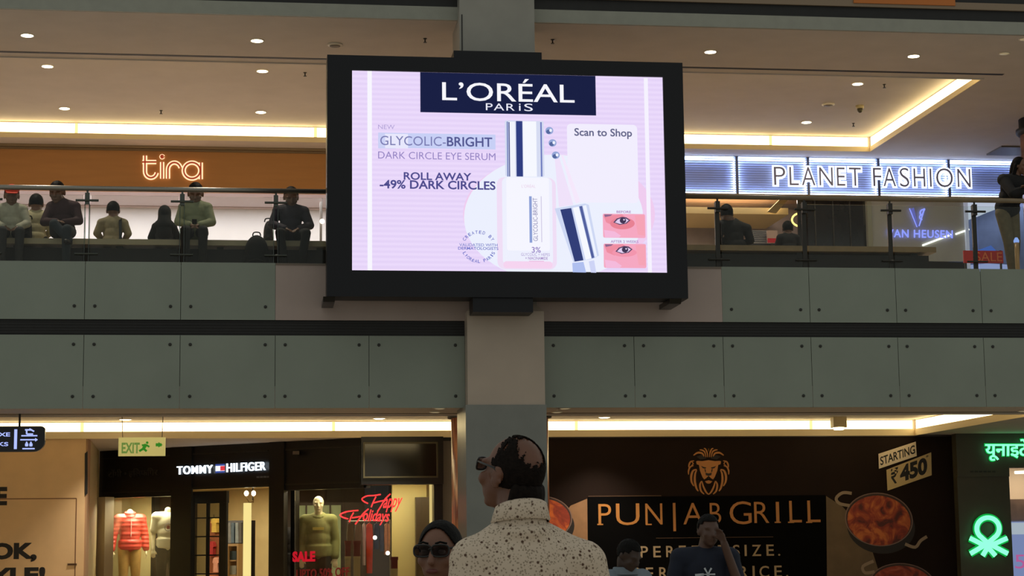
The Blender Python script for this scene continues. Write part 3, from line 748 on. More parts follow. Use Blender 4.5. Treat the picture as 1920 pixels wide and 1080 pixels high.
for px, py, lb_ in ((89, 124, 'lit round downlight in the recessed ceiling, near row, far from the screen'), (492, 133, 'lit round downlight in the recessed ceiling, near row, close to the screen'),
                    (121, 203, 'lit round downlight in the recessed ceiling, back row, far from the screen'), (489, 210, 'lit round downlight in the recessed ceiling, back row, above the small script sign'),
                    (1608, 157, 'lit round downlight in the recessed ceiling near the slanting cove light'), (1512, 229, 'lit round downlight in the recessed ceiling above the wide halo letters')):
    downlight(px, py, ZTU, lb_, 'downlights of the upper ceiling', .092)
downlight(1883, 100, ZCU, 'dim unlit downlight before the round column cap', 'downlights of the upper ceiling', .075, False)
downlight(1921, 73, ZCU, 'dim downlight cut by the picture\u2019s right border', 'downlights of the upper ceiling', .075, False)
ZTL = ZCL+.30
for px, py, z, lit, r, lb_ in ((235, 786, ZTL, True, .10, 'lit downlight right above the green exit sign'), (711, 784, ZTL, True, .10, 'lit downlight above the black panelled shop header'), (1133, 782, ZTL, True, .10, 'lit downlight above the brown restaurant hoarding'),
                           (825, 765, ZCL, False, .075, 'dim downlight in the low soffit on the left of the column, nearer one'), (816, 772, ZCL, False, .075, 'dim downlight in the low soffit on the left of the column, farther one'),
                           (1059, 765, ZCL, False, .075, 'dim downlight in the low soffit on the right of the column, nearer one'), (1044, 772, ZCL, False, .075, 'dim downlight in the low soffit on the right of the column, farther one'), (1918, 770, ZCL, False, .075, 'dim downlight in the low soffit at the picture\u2019s right border')):
    downlight(px, py, z, lb_, 'downlights of the lower ceiling', r, lit)
def ceiling_disc(px, py, z, r, label, mat, hgt=.03, cat='ceiling fitting', name='ceiling_speaker'):
    p = Pz(px, py, z)
    t = thing(name, (p.x, p.y, z-hgt), label, cat)
    MB().lathe((p.x, p.y, z), [(r*.75, -hgt), (r, -hgt*.6), (r, -.001)], 24).build('rim', m_ring, t, True)
    MB().lathe((p.x, p.y, z), [(r*.3, -hgt-.006), (r*.72, -hgt-.004), (r*.72, -hgt+.002)], 24).build('grille', mat, t, True)
m_gr = M('speaker_grille', (110, 98, 84), .6)
ceiling_disc(628, 83, ZCU, .12, 'round ceiling speaker grille above the screen\u2019s upper left corner', m_gr)
ceiling_disc(1553, 195, ZTU, .12, 'round ceiling speaker in the recessed ceiling over the halo letters', m_gr)
p = Pz(1612, 198, ZTU); t = thing('ceiling_camera', (p.x, p.y, ZTU-.14), 'small dome camera hanging in the recessed ceiling beside the speaker', 'camera')
MB().lathe((p.x, p.y, ZTU), [(.075, -.06), (.08, -.001)], 20).build('mount', M('camera_beige', (186, 170, 130), .5), t, True)
MB().lathe((p.x, p.y, ZTU), [(.02, -.14), (.05, -.11), (.055, -.06)], 20).build('dome', M('camera_dome', (70, 66, 50), .2), t, True)
def sprinkler(px, py, z, label):
    p = Pz(px, py, z); t = thing('sprinkler_head', (p.x, p.y, z-.07), label, 'sprinkler')
    MB().lathe((p.x, p.y, z), [(.012, -.06), (.012, -.012), (.03, -.01), (.03, -.001)], 12).build('stem', m_dsteel, t, True)
    MB().lathe((p.x, p.y, z), [(.028, -.07), (.028, -.062)], 12).build('deflector', m_dsteel, t)
for px, py, z, lb_ in ((302, 207, ZTU, 'tiny sprinkler head above the small script sign'), (572, 136, ZTU, 'tiny sprinkler head in the recessed ceiling close to the screen edge'), (1658, 158, ZTU, 'tiny sprinkler head near the slanting cove light'), (1600, 231, ZTU, 'tiny sprinkler head above the wide halo letters'),
                       (797, 72, ZCU, 'tiny sprinkler head in front of the column top on its left'), (1036, 74, ZCU, 'tiny sprinkler head in front of the column top on its right')): sprinkler(px, py, z, lb_)
p = Pz(1572, 782, ZTL); t = thing('ceiling_projector', (p.x, p.y, ZTL-.24), 'small box lamp hanging before the lower cove light', 'lamp')
MB().box(p.x-.13, p.x+.13, p.y-.1, p.y+.1, ZTL-.2, ZTL-.001).build('housing', M('lamp_beige', (170, 150, 110), .5), t)
MB().lathe((p.x, p.y, ZTL), [(.09, -.24), (.11, -.20)], 20).build('lens', m_dl, t, True)

# ================================================================== PEOPLE AND MANNEQUINS
def blob(name, build, mat, parent, voxel, smooth=4, fac=.5):
    """closed rounded pieces fused into one continuous skin"""
    mb = MB(); build(mb)
    org = wl(parent)
    me = bpy.data.meshes.new('t'); me.from_pydata([tuple(Vector(v)-org) for v in mb.v], [], mb.f); me.update()
    o = bpy.data.objects.new('t', me)
    r = o.modifiers.new('r', 'REMESH'); r.mode = 'VOXEL'; r.voxel_size = voxel
    if smooth:
        s_ = o.modifiers.new('s', 'SMOOTH'); s_.iterations = smooth; s_.factor = fac
    m2 = evaluated(o)
    bpy.data.objects.remove(o); bpy.data.meshes.remove(me)
    m2.name = name; m2.materials.clear(); m2.materials.append(mat)
    m2.polygons.foreach_set('use_smooth', [True]*len(m2.polygons))
    ob = bpy.data.objects.new(name, m2); COL.objects.link(ob); ob.parent = parent
    return ob
RZ = lambda a: Matrix.Rotation(math.radians(a), 3, 'Z')
RX = lambda a: Matrix.Rotation(math.radians(a), 3, 'X')
RY = lambda a: Matrix.Rotation(math.radians(a), 3, 'Y')
class Fig:
    """a posed figure; local frame faces -y, feet on z=0"""
    def __init__(s, loc, face, sc_=1.0, pose='stand', turn=(0, 0), hs=1.0, **kw):
        s.hs = hs; s.loc = Vector(loc); s.R = RZ(face); s.s = sc_
        if pose == 'stand':
            J = dict(pelvis=(0, 0, .96), neck=(0, .01, 1.45), head=(0, -.015, 1.60), hip=(.09, 0, .90), kn=(.10, -.02, .49), an=(.10, .02, .08), sh=(.185, .01, 1.39), el=(.235, .03, 1.10), wr=(.235, -.05, .86))
        else:
            J = dict(pelvis=(0, 0, .665), neck=(0, -.02, 1.12), head=(0, -.05, 1.235), hip=(.095, 0, .645), kn=(.13, -.42, .62), an=(.12, -.40, .09), sh=(.172, -.01, 1.025), el=(.245, -.08, .80), wr=(.09, -.27, .70))
        s.J = {}
        for k, v in J.items():
            if k in ('pelvis', 'neck', 'head'): s.J[k] = Vector(v)
            else:
                s.J[k+'L'] = Vector(v); s.J[k+'R'] = Vector((-v[0], v[1], v[2]))
        for k, v in kw.items(): s.J[k] = Vector(v)
        s.HR = s.R @ RZ(turn[0]) @ RX(turn[1])
    def w(s, v): return s.loc+s.R @ (Vector(v)*s.s)
    def j(s, k): return s.w(s.J[k])
    def h(s, v): return s.j('head')+s.HR @ (Vector(v)*s.s*s.hs)
    def head(s, m, ears=True, face=True):
        q = s.s*s.hs; R = s.HR
        m.ell(s.h((0, .012, .022)), (.076*q, .096*q, .094*q), R, 24, 16)
        m.ell(s.h((0, -.03, -.045)), (.061*q, .066*q, .072*q), R)
        m.ell(s.h((0, -.066, -.098)), (.027*q, .024*q, .020*q), R)
        if face:
            m.cap(s.h((0, -.088, .012)), .010*q, s.h((0, -.110, -.032)), .015*q)
            m.ell(s.h((0, -.088, -.066)), (.027*q, .013*q, .009*q), R)
            for e in (-1, 1):
                m.ell(s.h((e*.034, -.074, .022)), (.028*q, .018*q, .012*q), R); m.ell(s.h((e*.042, -.066, -.028)), (.026*q, .022*q, .024*q), R)
        if ears:
            for e in (-1, 1): m.ell(s.h((e*.079, .012, -.012)), (.010*q, .022*q, .033*q), R @ RZ(e*-20))
        m.cap(s.h((0, .025, -.06)), .056*q, s.j('neck')+s.R @ Vector((0, .012, -.02))*q, .062*q)
    def torso(s, m, g):
        q = s.s; a, b = s.j('pelvis'), s.j('neck'); up = (b-a).normalized()
        sx = (s.j('shL')-s.j('shR')).normalized(); fw = sx.cross(up).normalized(); sx = up.cross(fw)
        R = Matrix((sx, fw, up)).transposed()
        L = (b-a).length
        m.ell(a+up*L*.66, ((.158+g)*q, (.108+g)*q, (.17+g)*q), R); m.ell(a+up*L*.34, ((.142+g)*q, (.112+g)*q, (.15+g)*q), R); m.ell(a+up*L*.04, ((.160+g)*q, (.122+g)*q, (.125+g)*q), R)
        for e in 'LR':
            m.cap(a+up*L*.80, (.085+g)*q, s.j('sh'+e), (.060+g)*q); m.cap(b-up*.03*q, (.05+g*.6)*q, s.j('sh'+e)+up*.01*q, (.048+g)*q)
    def arm(s, m, e, g, upto=2):
        q = s.s; a, b, c = s.j('sh'+e), s.j('el'+e), s.j('wr'+e)
        if upto >= 1: m.cap(a, (.056+g)*q, b if upto >= 1.5 else a.lerp(b, .72), (.042+g)*q)
        if upto >= 2: m.cap(b, (.042+g)*q, c, (.030+g)*q)
    def leg(s, m, e, g):
        q = s.s
        m.cap(s.j('hip'+e), (.088+g)*q, s.j('kn'+e), (.058+g)*q); m.cap(s.j('kn'+e), (.058+g)*q, s.j('an'+e), (.042+g)*q)
    def foot(s, m, e, g=0):
        q = s.s; a = s.j('an'+e)
        d = s.R @ Vector((.15 if e == 'L' else -.15, -1, 0)).normalized()
        z = Vector((0, 0, -.035*q))
        m.cap(a+z-d*.04*q, (.036+g)*q, a+z*1.2+d*.13*q, (.030+g)*q)
    def hand(s, m, e, to=None, curl=.4):
        q = s.s; w_ = s.j('wr'+e); d = (w_-s.j('el'+e)).normalized() if to is None else (Vector(to)-w_).normalized()
        side = d.cross(Vector((0, 0, 1)))
        side = side.normalized() if side.length > .2 else (s.R @ Vector((0, 1, 0)))
        dn = side.cross(d).normalized()
        if dn.z > 0: dn = -dn
        pm = w_+d*.075*q
        for k in (-1.1, 0, 1.1): m.cap(w_+side*k*.012*q, .017*q, pm+side*k*.022*q, .014*q)
        for k, L in ((-1.5, .062), (-.5, .074), (.5, .070), (1.5, .055)):
            b = pm+side*k*.0205*q; c = b+(d*(1-curl*.4)+dn*curl*.6)*L*.55*q; t = c+(d*(1-curl)+dn*curl)*L*.5*q
            m.cap(b, .0092*q, c, .0085*q); m.cap(c, .0085*q, t, .0075*q)
        sg = 1 if (side.dot(s.R @ Vector((1, 0, 0))) < 0) == (e == 'L') else -1
        tb = w_+d*.025*q+side*sg*.022*q; tm = tb+(d*.6+side*sg*.7+dn*.3).normalized()*.04*q
        m.cap(tb, .012*q, tm, .010*q); m.cap(tm, .010*q, tm+(d*.9+side*sg*.2+dn*.2).normalized()*.03*q, .0085*q)
    def hair_shell(s, name, keep, mat, parent, grow=.008, nu=72, nv=48, lump=.002, thick=.006):
        """a thin shell over the skull kept where keep(direction in head frame) holds"""
        q = s.s; vs_ = []; ok = []; rnd = random.Random(3)
        for i in range(nv+1):
            t = PI*i/nv
            for k in range(nu):
                a = 2*PI*k/nu; d = Vector((math.sin(t)*math.cos(a), math.sin(t)*math.sin(a), math.cos(t)))
                g = grow+rnd.uniform(-lump, lump)
                vs_.append(s.h((d.x*(.076+g), .012+d.y*(.096+g), .022+d.z*(.094+g)))); ok.append(keep(d))
        fs = []
        for i in range(nv):
            for k in range(nu):
                f = (i*nu+k, (i+1)*nu+k, (i+1)*nu+(k+1) % nu, i*nu+(k+1) % nu)
                if all(ok[n] for n in f): fs.append(f)
        v2, f2 = sub(vs_, fs)
        c = s.h((0, .012, .022)); n = len(v2)
        inner = [v+(c-v).normalized()*thick*q for v in v2]; cnt = set()
        for f in f2:
            for i in range(4): cnt.add((f[i], f[(i+1) % 4]))
        af = list(f2)+[tuple(i+n for i in reversed(f)) for f in f2]+[(e[1], e[0], e[0]+n, e[1]+n) for e in cnt if (e[1], e[0]) not in cnt]
        return link_mesh(name, v2+inner, af, mat, parent, True)
def skin_m(n, c): return M('skin_'+n, c, .5, var=.05, scale=20)
def cloth(n, c, **k): return M('cloth_'+n, c, .85, var=k.pop('var', .12), scale=k.pop('scale', 14), bump=.3, **k)
def hair_keep(line=.25, back=-.45):
    return lambda d: d.z > (line if d.y < -.15 else back) and not (d.y < -.55 and d.z < .45)
def dress(f, label, skin, shirt, trousers, shoe, hair, sleeve='long', voxel=.010, name='person', hands=True, hairkeep=None, cat='person', grow=.026, hem=False):
    t = thing(name, f.loc, label, cat)
    def body(m):
        f.head(m); f.torso(m, 0)
        for e in 'LR':
            f.arm(m, e, 0); f.leg(m, e, 0); f.foot(m, e)
            if hands: f.hand(m, e)
    blob('body', body, skin, t, voxel, 3)
    def sh(m):
        f.torso(m, grow)
        if hem: m.ecyl(f.w((0, .0, .84)), f.w((0, .0, 1.08)), .192*f.s, .158*f.s, f.R)
        for e in 'LR': f.arm(m, e, grow*.9, 2 if sleeve == 'long' else 1)
    if sleeve == 'long':      # leave the wrist bare
        kw = {e: f.J['wr'+e].copy() for e in 'LR'}
        for e in 'LR': f.J['wr'+e] = f.J['el'+e].lerp(f.J['wr'+e], .86)
        blob('shirt', sh, shirt, t, voxel, 4)
        for e in 'LR': f.J['wr'+e] = kw[e]
    else: blob('shirt', sh, shirt, t, voxel, 4)
    def tr_(m):
        q = f.s; m.ell(f.j('pelvis'), (.178*q, .138*q, .12*q), f.R)
        for e in 'LR': f.leg(m, e, .016)
    blob('trousers', tr_, trousers, t, voxel, 4)
    for e in 'LR': blob('shoe', lambda m: f.foot(m, e, .008), shoe, t, voxel, 2)
    if hair: f.hair_shell('hair', hairkeep or hair_keep(), hair, t)
    return t
m_bh = M('black_hair', (13, 11, 10), .6, var=.3, scale=60, spec=.12, bump=.6, stretch=(1, 1, .25))
sk1, sk2 = skin_m('brown', (112, 78, 58)), skin_m('tan', (134, 96, 74))
m_shoe = M('dark_shoe', (28, 24, 22), .5)
def sit_top(px, py, Y, template=1.395):           # scale that puts the head top at this height
    return (P(px, py, Y).z-ZF)/template
SH = ZBT-ZF
def seat_loc(px, Y): return Vector((P(px, 440, Y).x, Y, ZF))
YFS, YBS = 28.53, 28.98
# facing the atrium
f = Fig(seat_loc(20, YFS), 8, sit_top(20, 349, YFS), 'sit', hs=1.36, turn=(0, 14))
t = dress(f, 'seated person in a red-orange cap and pale shirt at the bench\u2019s left end', sk1, cloth('pale', (176, 170, 150)), cloth('grey_trs', (52, 50, 50)), m_shoe, m_bh)
f.hair_shell('cap', lambda d: d.z > .30 or (d.y < -.5 and d.z > .12), cloth('cap_red', (196, 62, 40)), t, .016)
MB().prism([f.h(v) for v in ((-.07, -.09, .045), (-.05, -.15, .035), (.05, -.15, .035), (.07, -.09, .045))], (0, 0, .008)).build('cap_peak', cloth('cap_red', (196, 62, 40)), t)
f = Fig(seat_loc(118, YFS), -4, sit_top(106, 342, YFS), 'sit', hs=1.36, turn=(-6, 16), knR=(-.06, -.40, .70), anR=(.16, -.42, .46), wrL=(.03, -.30, .74), wrR=(-.02, -.31, .75), head=(-.085, -.08, 1.235), neck=(-.03, -.03, 1.12), elR=(-.26, -.10, .78))
f.HR = f.R @ RZ(-6) @ RX(16)
dress(f, 'seated person in dark maroon sweater with legs crossed behind the railing', sk1, cloth('maroon', (60, 34, 38)), cloth('jeans', (46, 52, 58)), m_shoe, m_bh)
f = Fig(seat_loc(366, YFS), 0, sit_top(366, 344, YFS), 'sit', hs=1.36, turn=(0, 22), wrL=(.05, -.26, .72), wrR=(-.05, -.26, .72))
t = dress(f, 'seated person in pale green shirt bending over a phone on the lap', sk1, cloth('green_sh', (136, 138, 106)), cloth('dark_trs', (34, 32, 30)), m_shoe, m_bh)
ph = f.w((0, -.36, .72)); ph2 = thing('phone', ph, 'small phone held by the seated person in pale green shirt', 'phone')
MB().prism([f.w(v) for v in ((-.035, -.33, .725), (.035, -.33, .725), (.035, -.39, .785), (-.035, -.39, .785))], f.R @ Vector((0, .006, .006))).build('case', m_black, ph2)
f = Fig(seat_loc(545, YFS), 4, sit_top(545, 352, YFS), 'sit', hs=1.36, turn=(0, 26), shL=(.20, -.02, 1.02), shR=(-.20, -.02, 1.02), elL=(.29, -.06, .80), elR=(-.29, -.06, .80), knL=(.20, -.42, .62), knR=(-.20, -.42, .62))
dress(f, 'broad seated person in dark purple jacket next to the screen edge', sk1, cloth('purple', (52, 46, 56)), cloth('black_trs', (22, 22, 24)), m_shoe, m_bh, grow=.03)
# facing the shops
f = Fig(seat_loc(66, YBS), 180, sit_top(66, 363, YBS), 'sit', hs=1.36)
dress(f, 'person in cream shirt seen from behind between the red cap and the maroon sweater', sk2, cloth('cream', (196, 184, 146)), cloth('dark_trs', (34, 32, 30)), m_shoe, m_bh, hairkeep=hair_keep(.25, -.45))
f = Fig(seat_loc(211, YBS), 180, sit_top(209, 377, YBS), 'sit', hs=1.36, wrL=(.2, -.2, .75), wrR=(-.2, -.2, .75), elL=(.27, .0, .82), elR=(-.27, .0, .82), shL=(.19, 0, 1.0), shR=(-.19, 0, 1.0))
t = dress(f, 'person in khaki shirt seen from behind with a dark strap over one shoulder', sk1, cloth('khaki', (142, 128, 98)), cloth('dark_trs', (34, 32, 30)), m_shoe, m_bh, hairkeep=hair_keep(.25, -.42))
MB().ribbon([f.w(v) for v in spline([(-.12, -.02, 1.085), (-.135, .055, 1.065), (-.14, .118, .97), (-.145, .142, .85), (-.15, .15, .66)])], .05*f.s, f.R @ Vector((0, .008, 0))).build('strap', m_black, t)
f = Fig(seat_loc(308, YBS), 180, sit_top(308, 385, YBS), 'sit', hs=1.36, shL=(.15, 0, .99), shR=(-.15, 0, .99))
t = dress(f, 'person in black headscarf and black robe seen from behind', sk2, cloth('black_robe', (14, 13, 13)), cloth('black_robe', (14, 13, 13)), m_shoe, None)
def scarf(m):
    q = f.s*f.hs; m.ell(f.h((0, .02, .02)), (.090*q, .112*q, .106*q), f.HR); m.cap(f.h((0, .03, -.03)), .088*q, f.w((0, .03, 1.05)), .10*q); q = f.s; m.ell(f.w((0, .04, 1.02)), (.19*q, .13*q, .12*q), f.R)
    m.ell(f.w((0, .10, .90)), (.14*q, .06*q, .16*q), f.R)
blob('headscarf', scarf, cloth('black_robe', (14, 13, 13)), t, .012, 5)
f = Fig(seat_loc(1378, YBS), 180, sit_top(1360, 383, YBS), 'sit', hs=1.36, head=(.14, -.02, 1.235), neck=(.06, 0, 1.12), shL=(.24, 0, 1.03), shR=(-.21, 0, .97), elL=(.30, .02, .8), elR=(-.27, .02, .76))
dress(f, 'large dark-clothed person seen from behind on the bench nearest the screen\u2019s right edge', sk1, cloth('black_jkt', (22, 20, 20)), cloth('black_trs', (22, 22, 24)), m_shoe, m_bh, hairkeep=hair_keep(.25, -.6), grow=.03)
f = Fig(seat_loc(1478, YBS+.2), 180, sit_top(1475, 414, YBS+.2), 'sit', hs=1.36)
dress(f, 'dark-clothed person hunched low on the bench before the grey louvred panel', sk1, cloth('black_jkt', (22, 20, 20)), cloth('black_trs', (22, 22, 24)), m_shoe, m_bh, hairkeep=hair_keep(.25, -.6), grow=.03)
# the one who leans on the handrail
f = Fig((P(1893, 440, 27.9).x, 27.95, ZF), 20, (P(1905, 297, 27.9).z-ZF)/1.68, 'stand', (20, 15), neck=(.06, -.14, 1.41), head=(.10, -.20, 1.55), shL=(.22, -.14, 1.34), shR=(-.13, -.10, 1.35), elL=(.20, -.36, 1.16), elR=(-.16, -.30, 1.12), wrL=(.0, -.42, 1.20), wrR=(.05, -.40, 1.19), knR=(-.05, -.05, .49), anR=(.06, .02, .08))
t = dress(f, 'standing person in black top and khaki trousers leaning on the handrail', sk1, cloth('black_top', (18, 16, 16)), cloth('khaki_trs', (118, 104, 78)), m_shoe, None, grow=.03)
def lh(m):
    q = f.s; m.ell(f.h((0, .02, .02)), (.092*q, .108*q, .105*q), f.HR)
    for e in (-1, 1): m.cap(f.h((e*.06, .03, .0)), .05*q, f.h((e*.075, .04, -.17)), .04*q)
    m.cap(f.h((0, .06, 0)), .07*q, f.h((0, .08, -.18)), .06*q)
def lh2(m):
    q = f.s; m.ell(f.h((0, .035, .03)), (.088*q, .100*q, .100*q), f.HR); m.cap(f.h((0, .08, 0)), .07*q, f.h((0, .09, -.16)), .055*q)
    for e in (-1, 1): m.cap(f.h((e*.072, .03, .0)), .03*q, f.h((e*.080, .035, -.15)), .028*q)
blob('hair', lh2, m_bh, t, .010, 3)
# bags on the bench
def bag(px, py0, py1, wpx, Y, label, mat, base=None):
    c = P(px, py1, Y); top = P(px, py0, Y).z; wd = P(px+wpx/2, py1, Y).x-P(px-wpx/2, py1, Y).x
    ZBT = globals()['ZBT'] if base is None else base
    t = thing('backpack', (c.x, Y, ZBT), label, 'bag'); hh = top-ZBT
    def b(m):
        m.ell((c.x, Y, ZBT+hh*.5), (wd*.46, .15, hh*.48)); m.ell((c.x, Y, ZBT+hh*.3), (wd*.5, .16, hh*.30)); m.box(c.x-wd*.4, c.x+wd*.4, Y-.12, Y+.12, ZBT+.002, ZBT+hh*.4)
    blob('body', b, mat, t, .015, 6)
    MB().tube(spline([(c.x-.06, Y-.02, top-.03), (c.x-.04, Y-.02, top+.02), (c.x+.04, Y-.02, top+.02), (c.x+.06, Y-.02, top-.03)]), .01, 6).build('handle', mat, t, True)
    MB().tube(spline([(c.x-wd*.3, Y-.155, ZBT+hh*.25), (c.x, Y-.18, ZBT+hh*.3), (c.x+wd*.3, Y-.155, ZBT+hh*.25)]), .006, 6).build('zip', m_dsteel, t, True)
bag(52, 408, 452, 16, 28.74, 'dark backpack on the bench beside the person in the red-orange cap', cloth('bag_black', (18, 18, 18)))
bag(481, 439, 470, 50, 28.08, 'round-topped black bag standing on the floor beside the broad person in purple', cloth('bag_black', (18, 18, 18)), ZF)
bag(503, 413, 452, 20, 28.95, 'upright dark bag behind the broad person in purple', cloth('bag_grey', (36, 34, 40)))

# ================================================================== FOREGROUND AND LOWER-FLOOR PEOPLE
# elderly visitor in the patterned shirt, back to the camera
mp = bpy.data.materials.new('patterned_shirt'); mp.use_nodes = True
nt = mp.node_tree; b = nt.nodes['Principled BSDF']; b.inputs['Roughness'].default_value = .9; b.inputs['Specular IOR Level'].default_value = .2
tc = nt.nodes.new('ShaderNodeTexCoord')
def vor(scale, lo, hi, c0, c1):
    v = nt.nodes.new('ShaderNodeTexVoronoi'); v.inputs['Scale'].default_value = scale
    r = nt.nodes.new('ShaderNodeValToRGB'); r.color_ramp.elements[0].position = lo; r.color_ramp.elements[1].position = hi
    r.color_ramp.elements[0].color = (c0, c0, c0, 1); r.color_ramp.elements[1].color = (c1, c1, c1, 1)
    nt.links.new(tc.outputs['Object'], v.inputs['Vector']); nt.links.new(v.outputs['Distance'], r.inputs[0]); return r
r1, r2 = vor(46, .15, .26, 1, 0), vor(120, .26, .40, .8, 0)
mx1 = nt.nodes.new('ShaderNodeMix'); mx1.data_type = 'RGBA'; mx1.inputs[6].default_value = (*S(212, 194, 174), 1); mx1.inputs[7].default_value = (*S(142, 128, 108), 1)
mx2 = nt.nodes.new('ShaderNodeMix'); mx2.data_type = 'RGBA'; mx2.inputs[7].default_value = (*S(92, 70, 58), 1)
nt.links.new(r2.outputs[0], mx1.inputs[0]); nt.links.new(mx1.outputs[2], mx2.inputs[6]); nt.links.new(r1.outputs[0], mx2.inputs[0]); nt.links.new(mx2.outputs[2], b.inputs['Base Color'])
YM = 5.6
MX = P(987, 1000, YM).x
f = Fig((MX, YM+.02, 0), 192, 1.0, 'stand', (30, -14), head=(.030, -.03, 1.612), neck=(.022, .01, 1.452), shL=(.160, .0, 1.350), shR=(-.172, .02, 1.335), elL=(.225, .04, 1.08), elR=(-.245, .05, 1.07))
f.HR = f.R @ RZ(26) @ RX(-14)
t = thing('person', f.loc, 'elderly balding person in glasses and pale patterned shirt, seen from behind at the column', 'person')
sk3 = M('skin_elder', (108, 69, 50), .5, var=.10, scale=18)
def bd(m):
    f.head(m); f.torso(m, 0)
    for e in 'LR': f.arm(m, e, 0); f.leg(m, e, 0); f.foot(m, e); f.hand(m, e)
    m.cap(f.h((0, .05, -.05)), .058, f.w((.022, .035, 1.44)), .064)
    for e in (-1, 1):
        for a in range(7):       # rim of the ear
            th = math.radians(-60+a*45); m.ell(f.h((e*.084, .018+.018*math.cos(th), -.010+.029*math.sin(th))), (.007, .007, .007))
blob('body', bd, sk3, t, .0062, 3)
hm = M('grey_black_hair', (26, 20, 17), .7, var=.4, scale=80, spec=.08)
RND = random.Random(5)
def mk(d):
    n = .05*math.sin(d.x*23+d.z*17)+.04*math.sin(d.y*31-d.x*11)
    if d.z < (-.86 if d.y > .45 else -.62): return False
    if d.y < -.02+n and d.z < .0: return False             # face
    if d.y < -.30+n: return False                           # forehead
    n += .09*RND.uniform(-1, 1)
    c_ = Vector((.10, .66, .74)).normalized()
    if d.dot(c_) > .86+n*.7: return False                  # bald crown
    if d.z > .62+n and d.y < .05: return abs(d.y+.10) < .13+n  # thin strip over the top
    return True
f.hair_shell('hair', mk, hm, t, .0042, 200, 140, .0010, .0035)
blob('nape_hair', lambda m: [m.ell(f.h((dx, .104-abs(dx)**2*9, -.060)), (.020, .016, .048), f.HR) for dx in (-.055, -.037, -.018, 0, .018, .037, .055)], hm, t, .006, 4)
def msh(m):
    f.torso(m, .020)
    for e in 'LR': f.arm(m, e, .022, 1)
    m.ell(f.w((.02, .018, 1.432)), (.098, .094, .048), f.R); m.cap(f.w((.09, .015, 1.42)), .05, f.w((.15, .01, 1.36)), .066); m.cap(f.w((-.05, .015, 1.42)), .05, f.w((-.16, .02, 1.345)), .066)
    m.ell(f.w((0, .02, 1.0)), (.18, .145, .22), f.R); m.ell(f.w((0, .02, .86)), (.195, .155, .12), f.R)
blob('shirt', msh, mp, t, .009, 5)
# collar: standing band folded over, with a yoke seam
def ring(z, rx, ry, cy, n=36, tilt=.0): return [f.w((.022+rx*math.cos(2*PI*k/n), cy+ry*math.sin(2*PI*k/n), z+tilt*math.sin(2*PI*k/n))) for k in range(n)]
cv = MB(); rings = [ring(1.445, .082, .080, .016, tilt=.010), ring(1.500, .072, .072, .022, tilt=.016), ring(1.518, .0705, .071, .023, tilt=.018), ring(1.514, .078, .079, .023, tilt=.018), ring(1.470, .090, .092, .018, tilt=.012), ring(1.464, .086, .088, .018, tilt=.012)]
n = 36; vv = [p for r_ in rings for p in r_]; ff = [(i*n+k, i*n+(k+1) % n, (i+1)*n+(k+1) % n, (i+1)*n+k) for i in range(len(rings)-1) for k in range(n)]
link_mesh('collar', vv, ff, mp, t, True)
def mtr(m):
    m.ell(f.j('pelvis'), (.18, .14, .12), f.R)
    for e in 'LR': f.leg(m, e, .018)
blob('trousers', mtr, cloth('grey_trs2', (60, 58, 56)), t, .012, 4)
for e in 'LR': blob('shoe', lambda m: f.foot(m, e, .008), m_shoe, t, .010, 2)
# glasses
gl = thing('eyeglasses', f.h((0, -.09, .02)), 'dark-rimmed glasses worn by the elderly person in the patterned shirt', 'glasses')
m_gf = M('glasses_frame', (18, 16, 16), .3); m_gl = glass('lens_clear', (190, 196, 200), .3)
SE = lambda v: math.copysign(abs(v)**.62, v)
def glasses(fig, g, frame, lens, r=(.027, .021), dark=False):
    for e in (-1, 1):
        pts = [fig.h((e*(.035+r[0]*SE(math.cos(2*PI*k/20))), -.104+.008*abs(math.cos(2*PI*k/20))*(1 if e*math.cos(2*PI*k/20) > 0 else 0), .010+r[1]*SE(math.sin(2*PI*k/20)))) for k in range(20)]
        MB().tube(pts, .0032, 6, True).build('rim', frame, g, True); MB().face(pts).build('lens', lens, g)
        MB().tube([fig.h(v) for v in ((e*(.034+r[0]), -.096, .018), (e*.078, -.06, .020), (e*.086, .005, .018), (e*.085, .026, .002))], .0034, 6).build('temple', frame, g, True)
    MB().tube([fig.h(v) for v in ((-.008, -.106, .016), (0, -.110, .019), (.008, -.106, .016))], .0026, 6).build('bridge', frame, g, True)
glasses(f, gl, m_gf, m_gl, (.025, .019))
# woman with glasses, facing the camera's side
YW = 6.15
wz = P(822, 977, YW).z
sw = wz/1.718
f = Fig((P(826, 1040, YW).x, YW, 0), -14, sw, 'stand', (-10, 2))
t = dress(f, 'person with pulled-back black hair and dark glasses half hidden by the patterned shirt', skin_m('woman', (122, 84, 66)), cloth('wine', (84, 40, 48)), cloth('dark_trs', (34, 32, 30)), m_shoe, None, voxel=.0065, hem=True)
f.hair_shell('hair', lambda d: (d.z > -.45 and d.y > -.02) or (d.y > -.45 and d.z > -.10 and abs(d.x) > .80) or d.z > .72-.95*abs(d.x-.04)**2.2, m_bh, t, .0065, 140, 90, .0005, .005)
blob('hair_bun', lambda m: m.ell(f.h((0, .125, -.01)), (.045, .035, .045), f.HR), m_bh, t, .008, 3)
for e in (-1, 1): blob('eye', lambda m: m.ell(f.h((e*.034, -.078, .006)), (.013, .010, .010), f.HR), M('eye_white', (190, 180, 172), .3), t, .003, 2)
blob('lips', lambda m: m.ell(f.h((0, -.0985, -.066)), (.023, .006, .008), f.HR), M('lips', (104, 54, 50), .5), t, .003, 2)
for e in (-1, 1): MB().tube([f.h(v) for v in ((e*.014, -.094, .036), (e*.034, -.096, .042), (e*.056, -.082, .036))], .0035, 6).build('eyebrow', m_bh, t, True)
gw = thing('eyeglasses', f.h((0, -.1, .01)), 'dark tinted glasses on the person with pulled-back black hair', 'glasses')
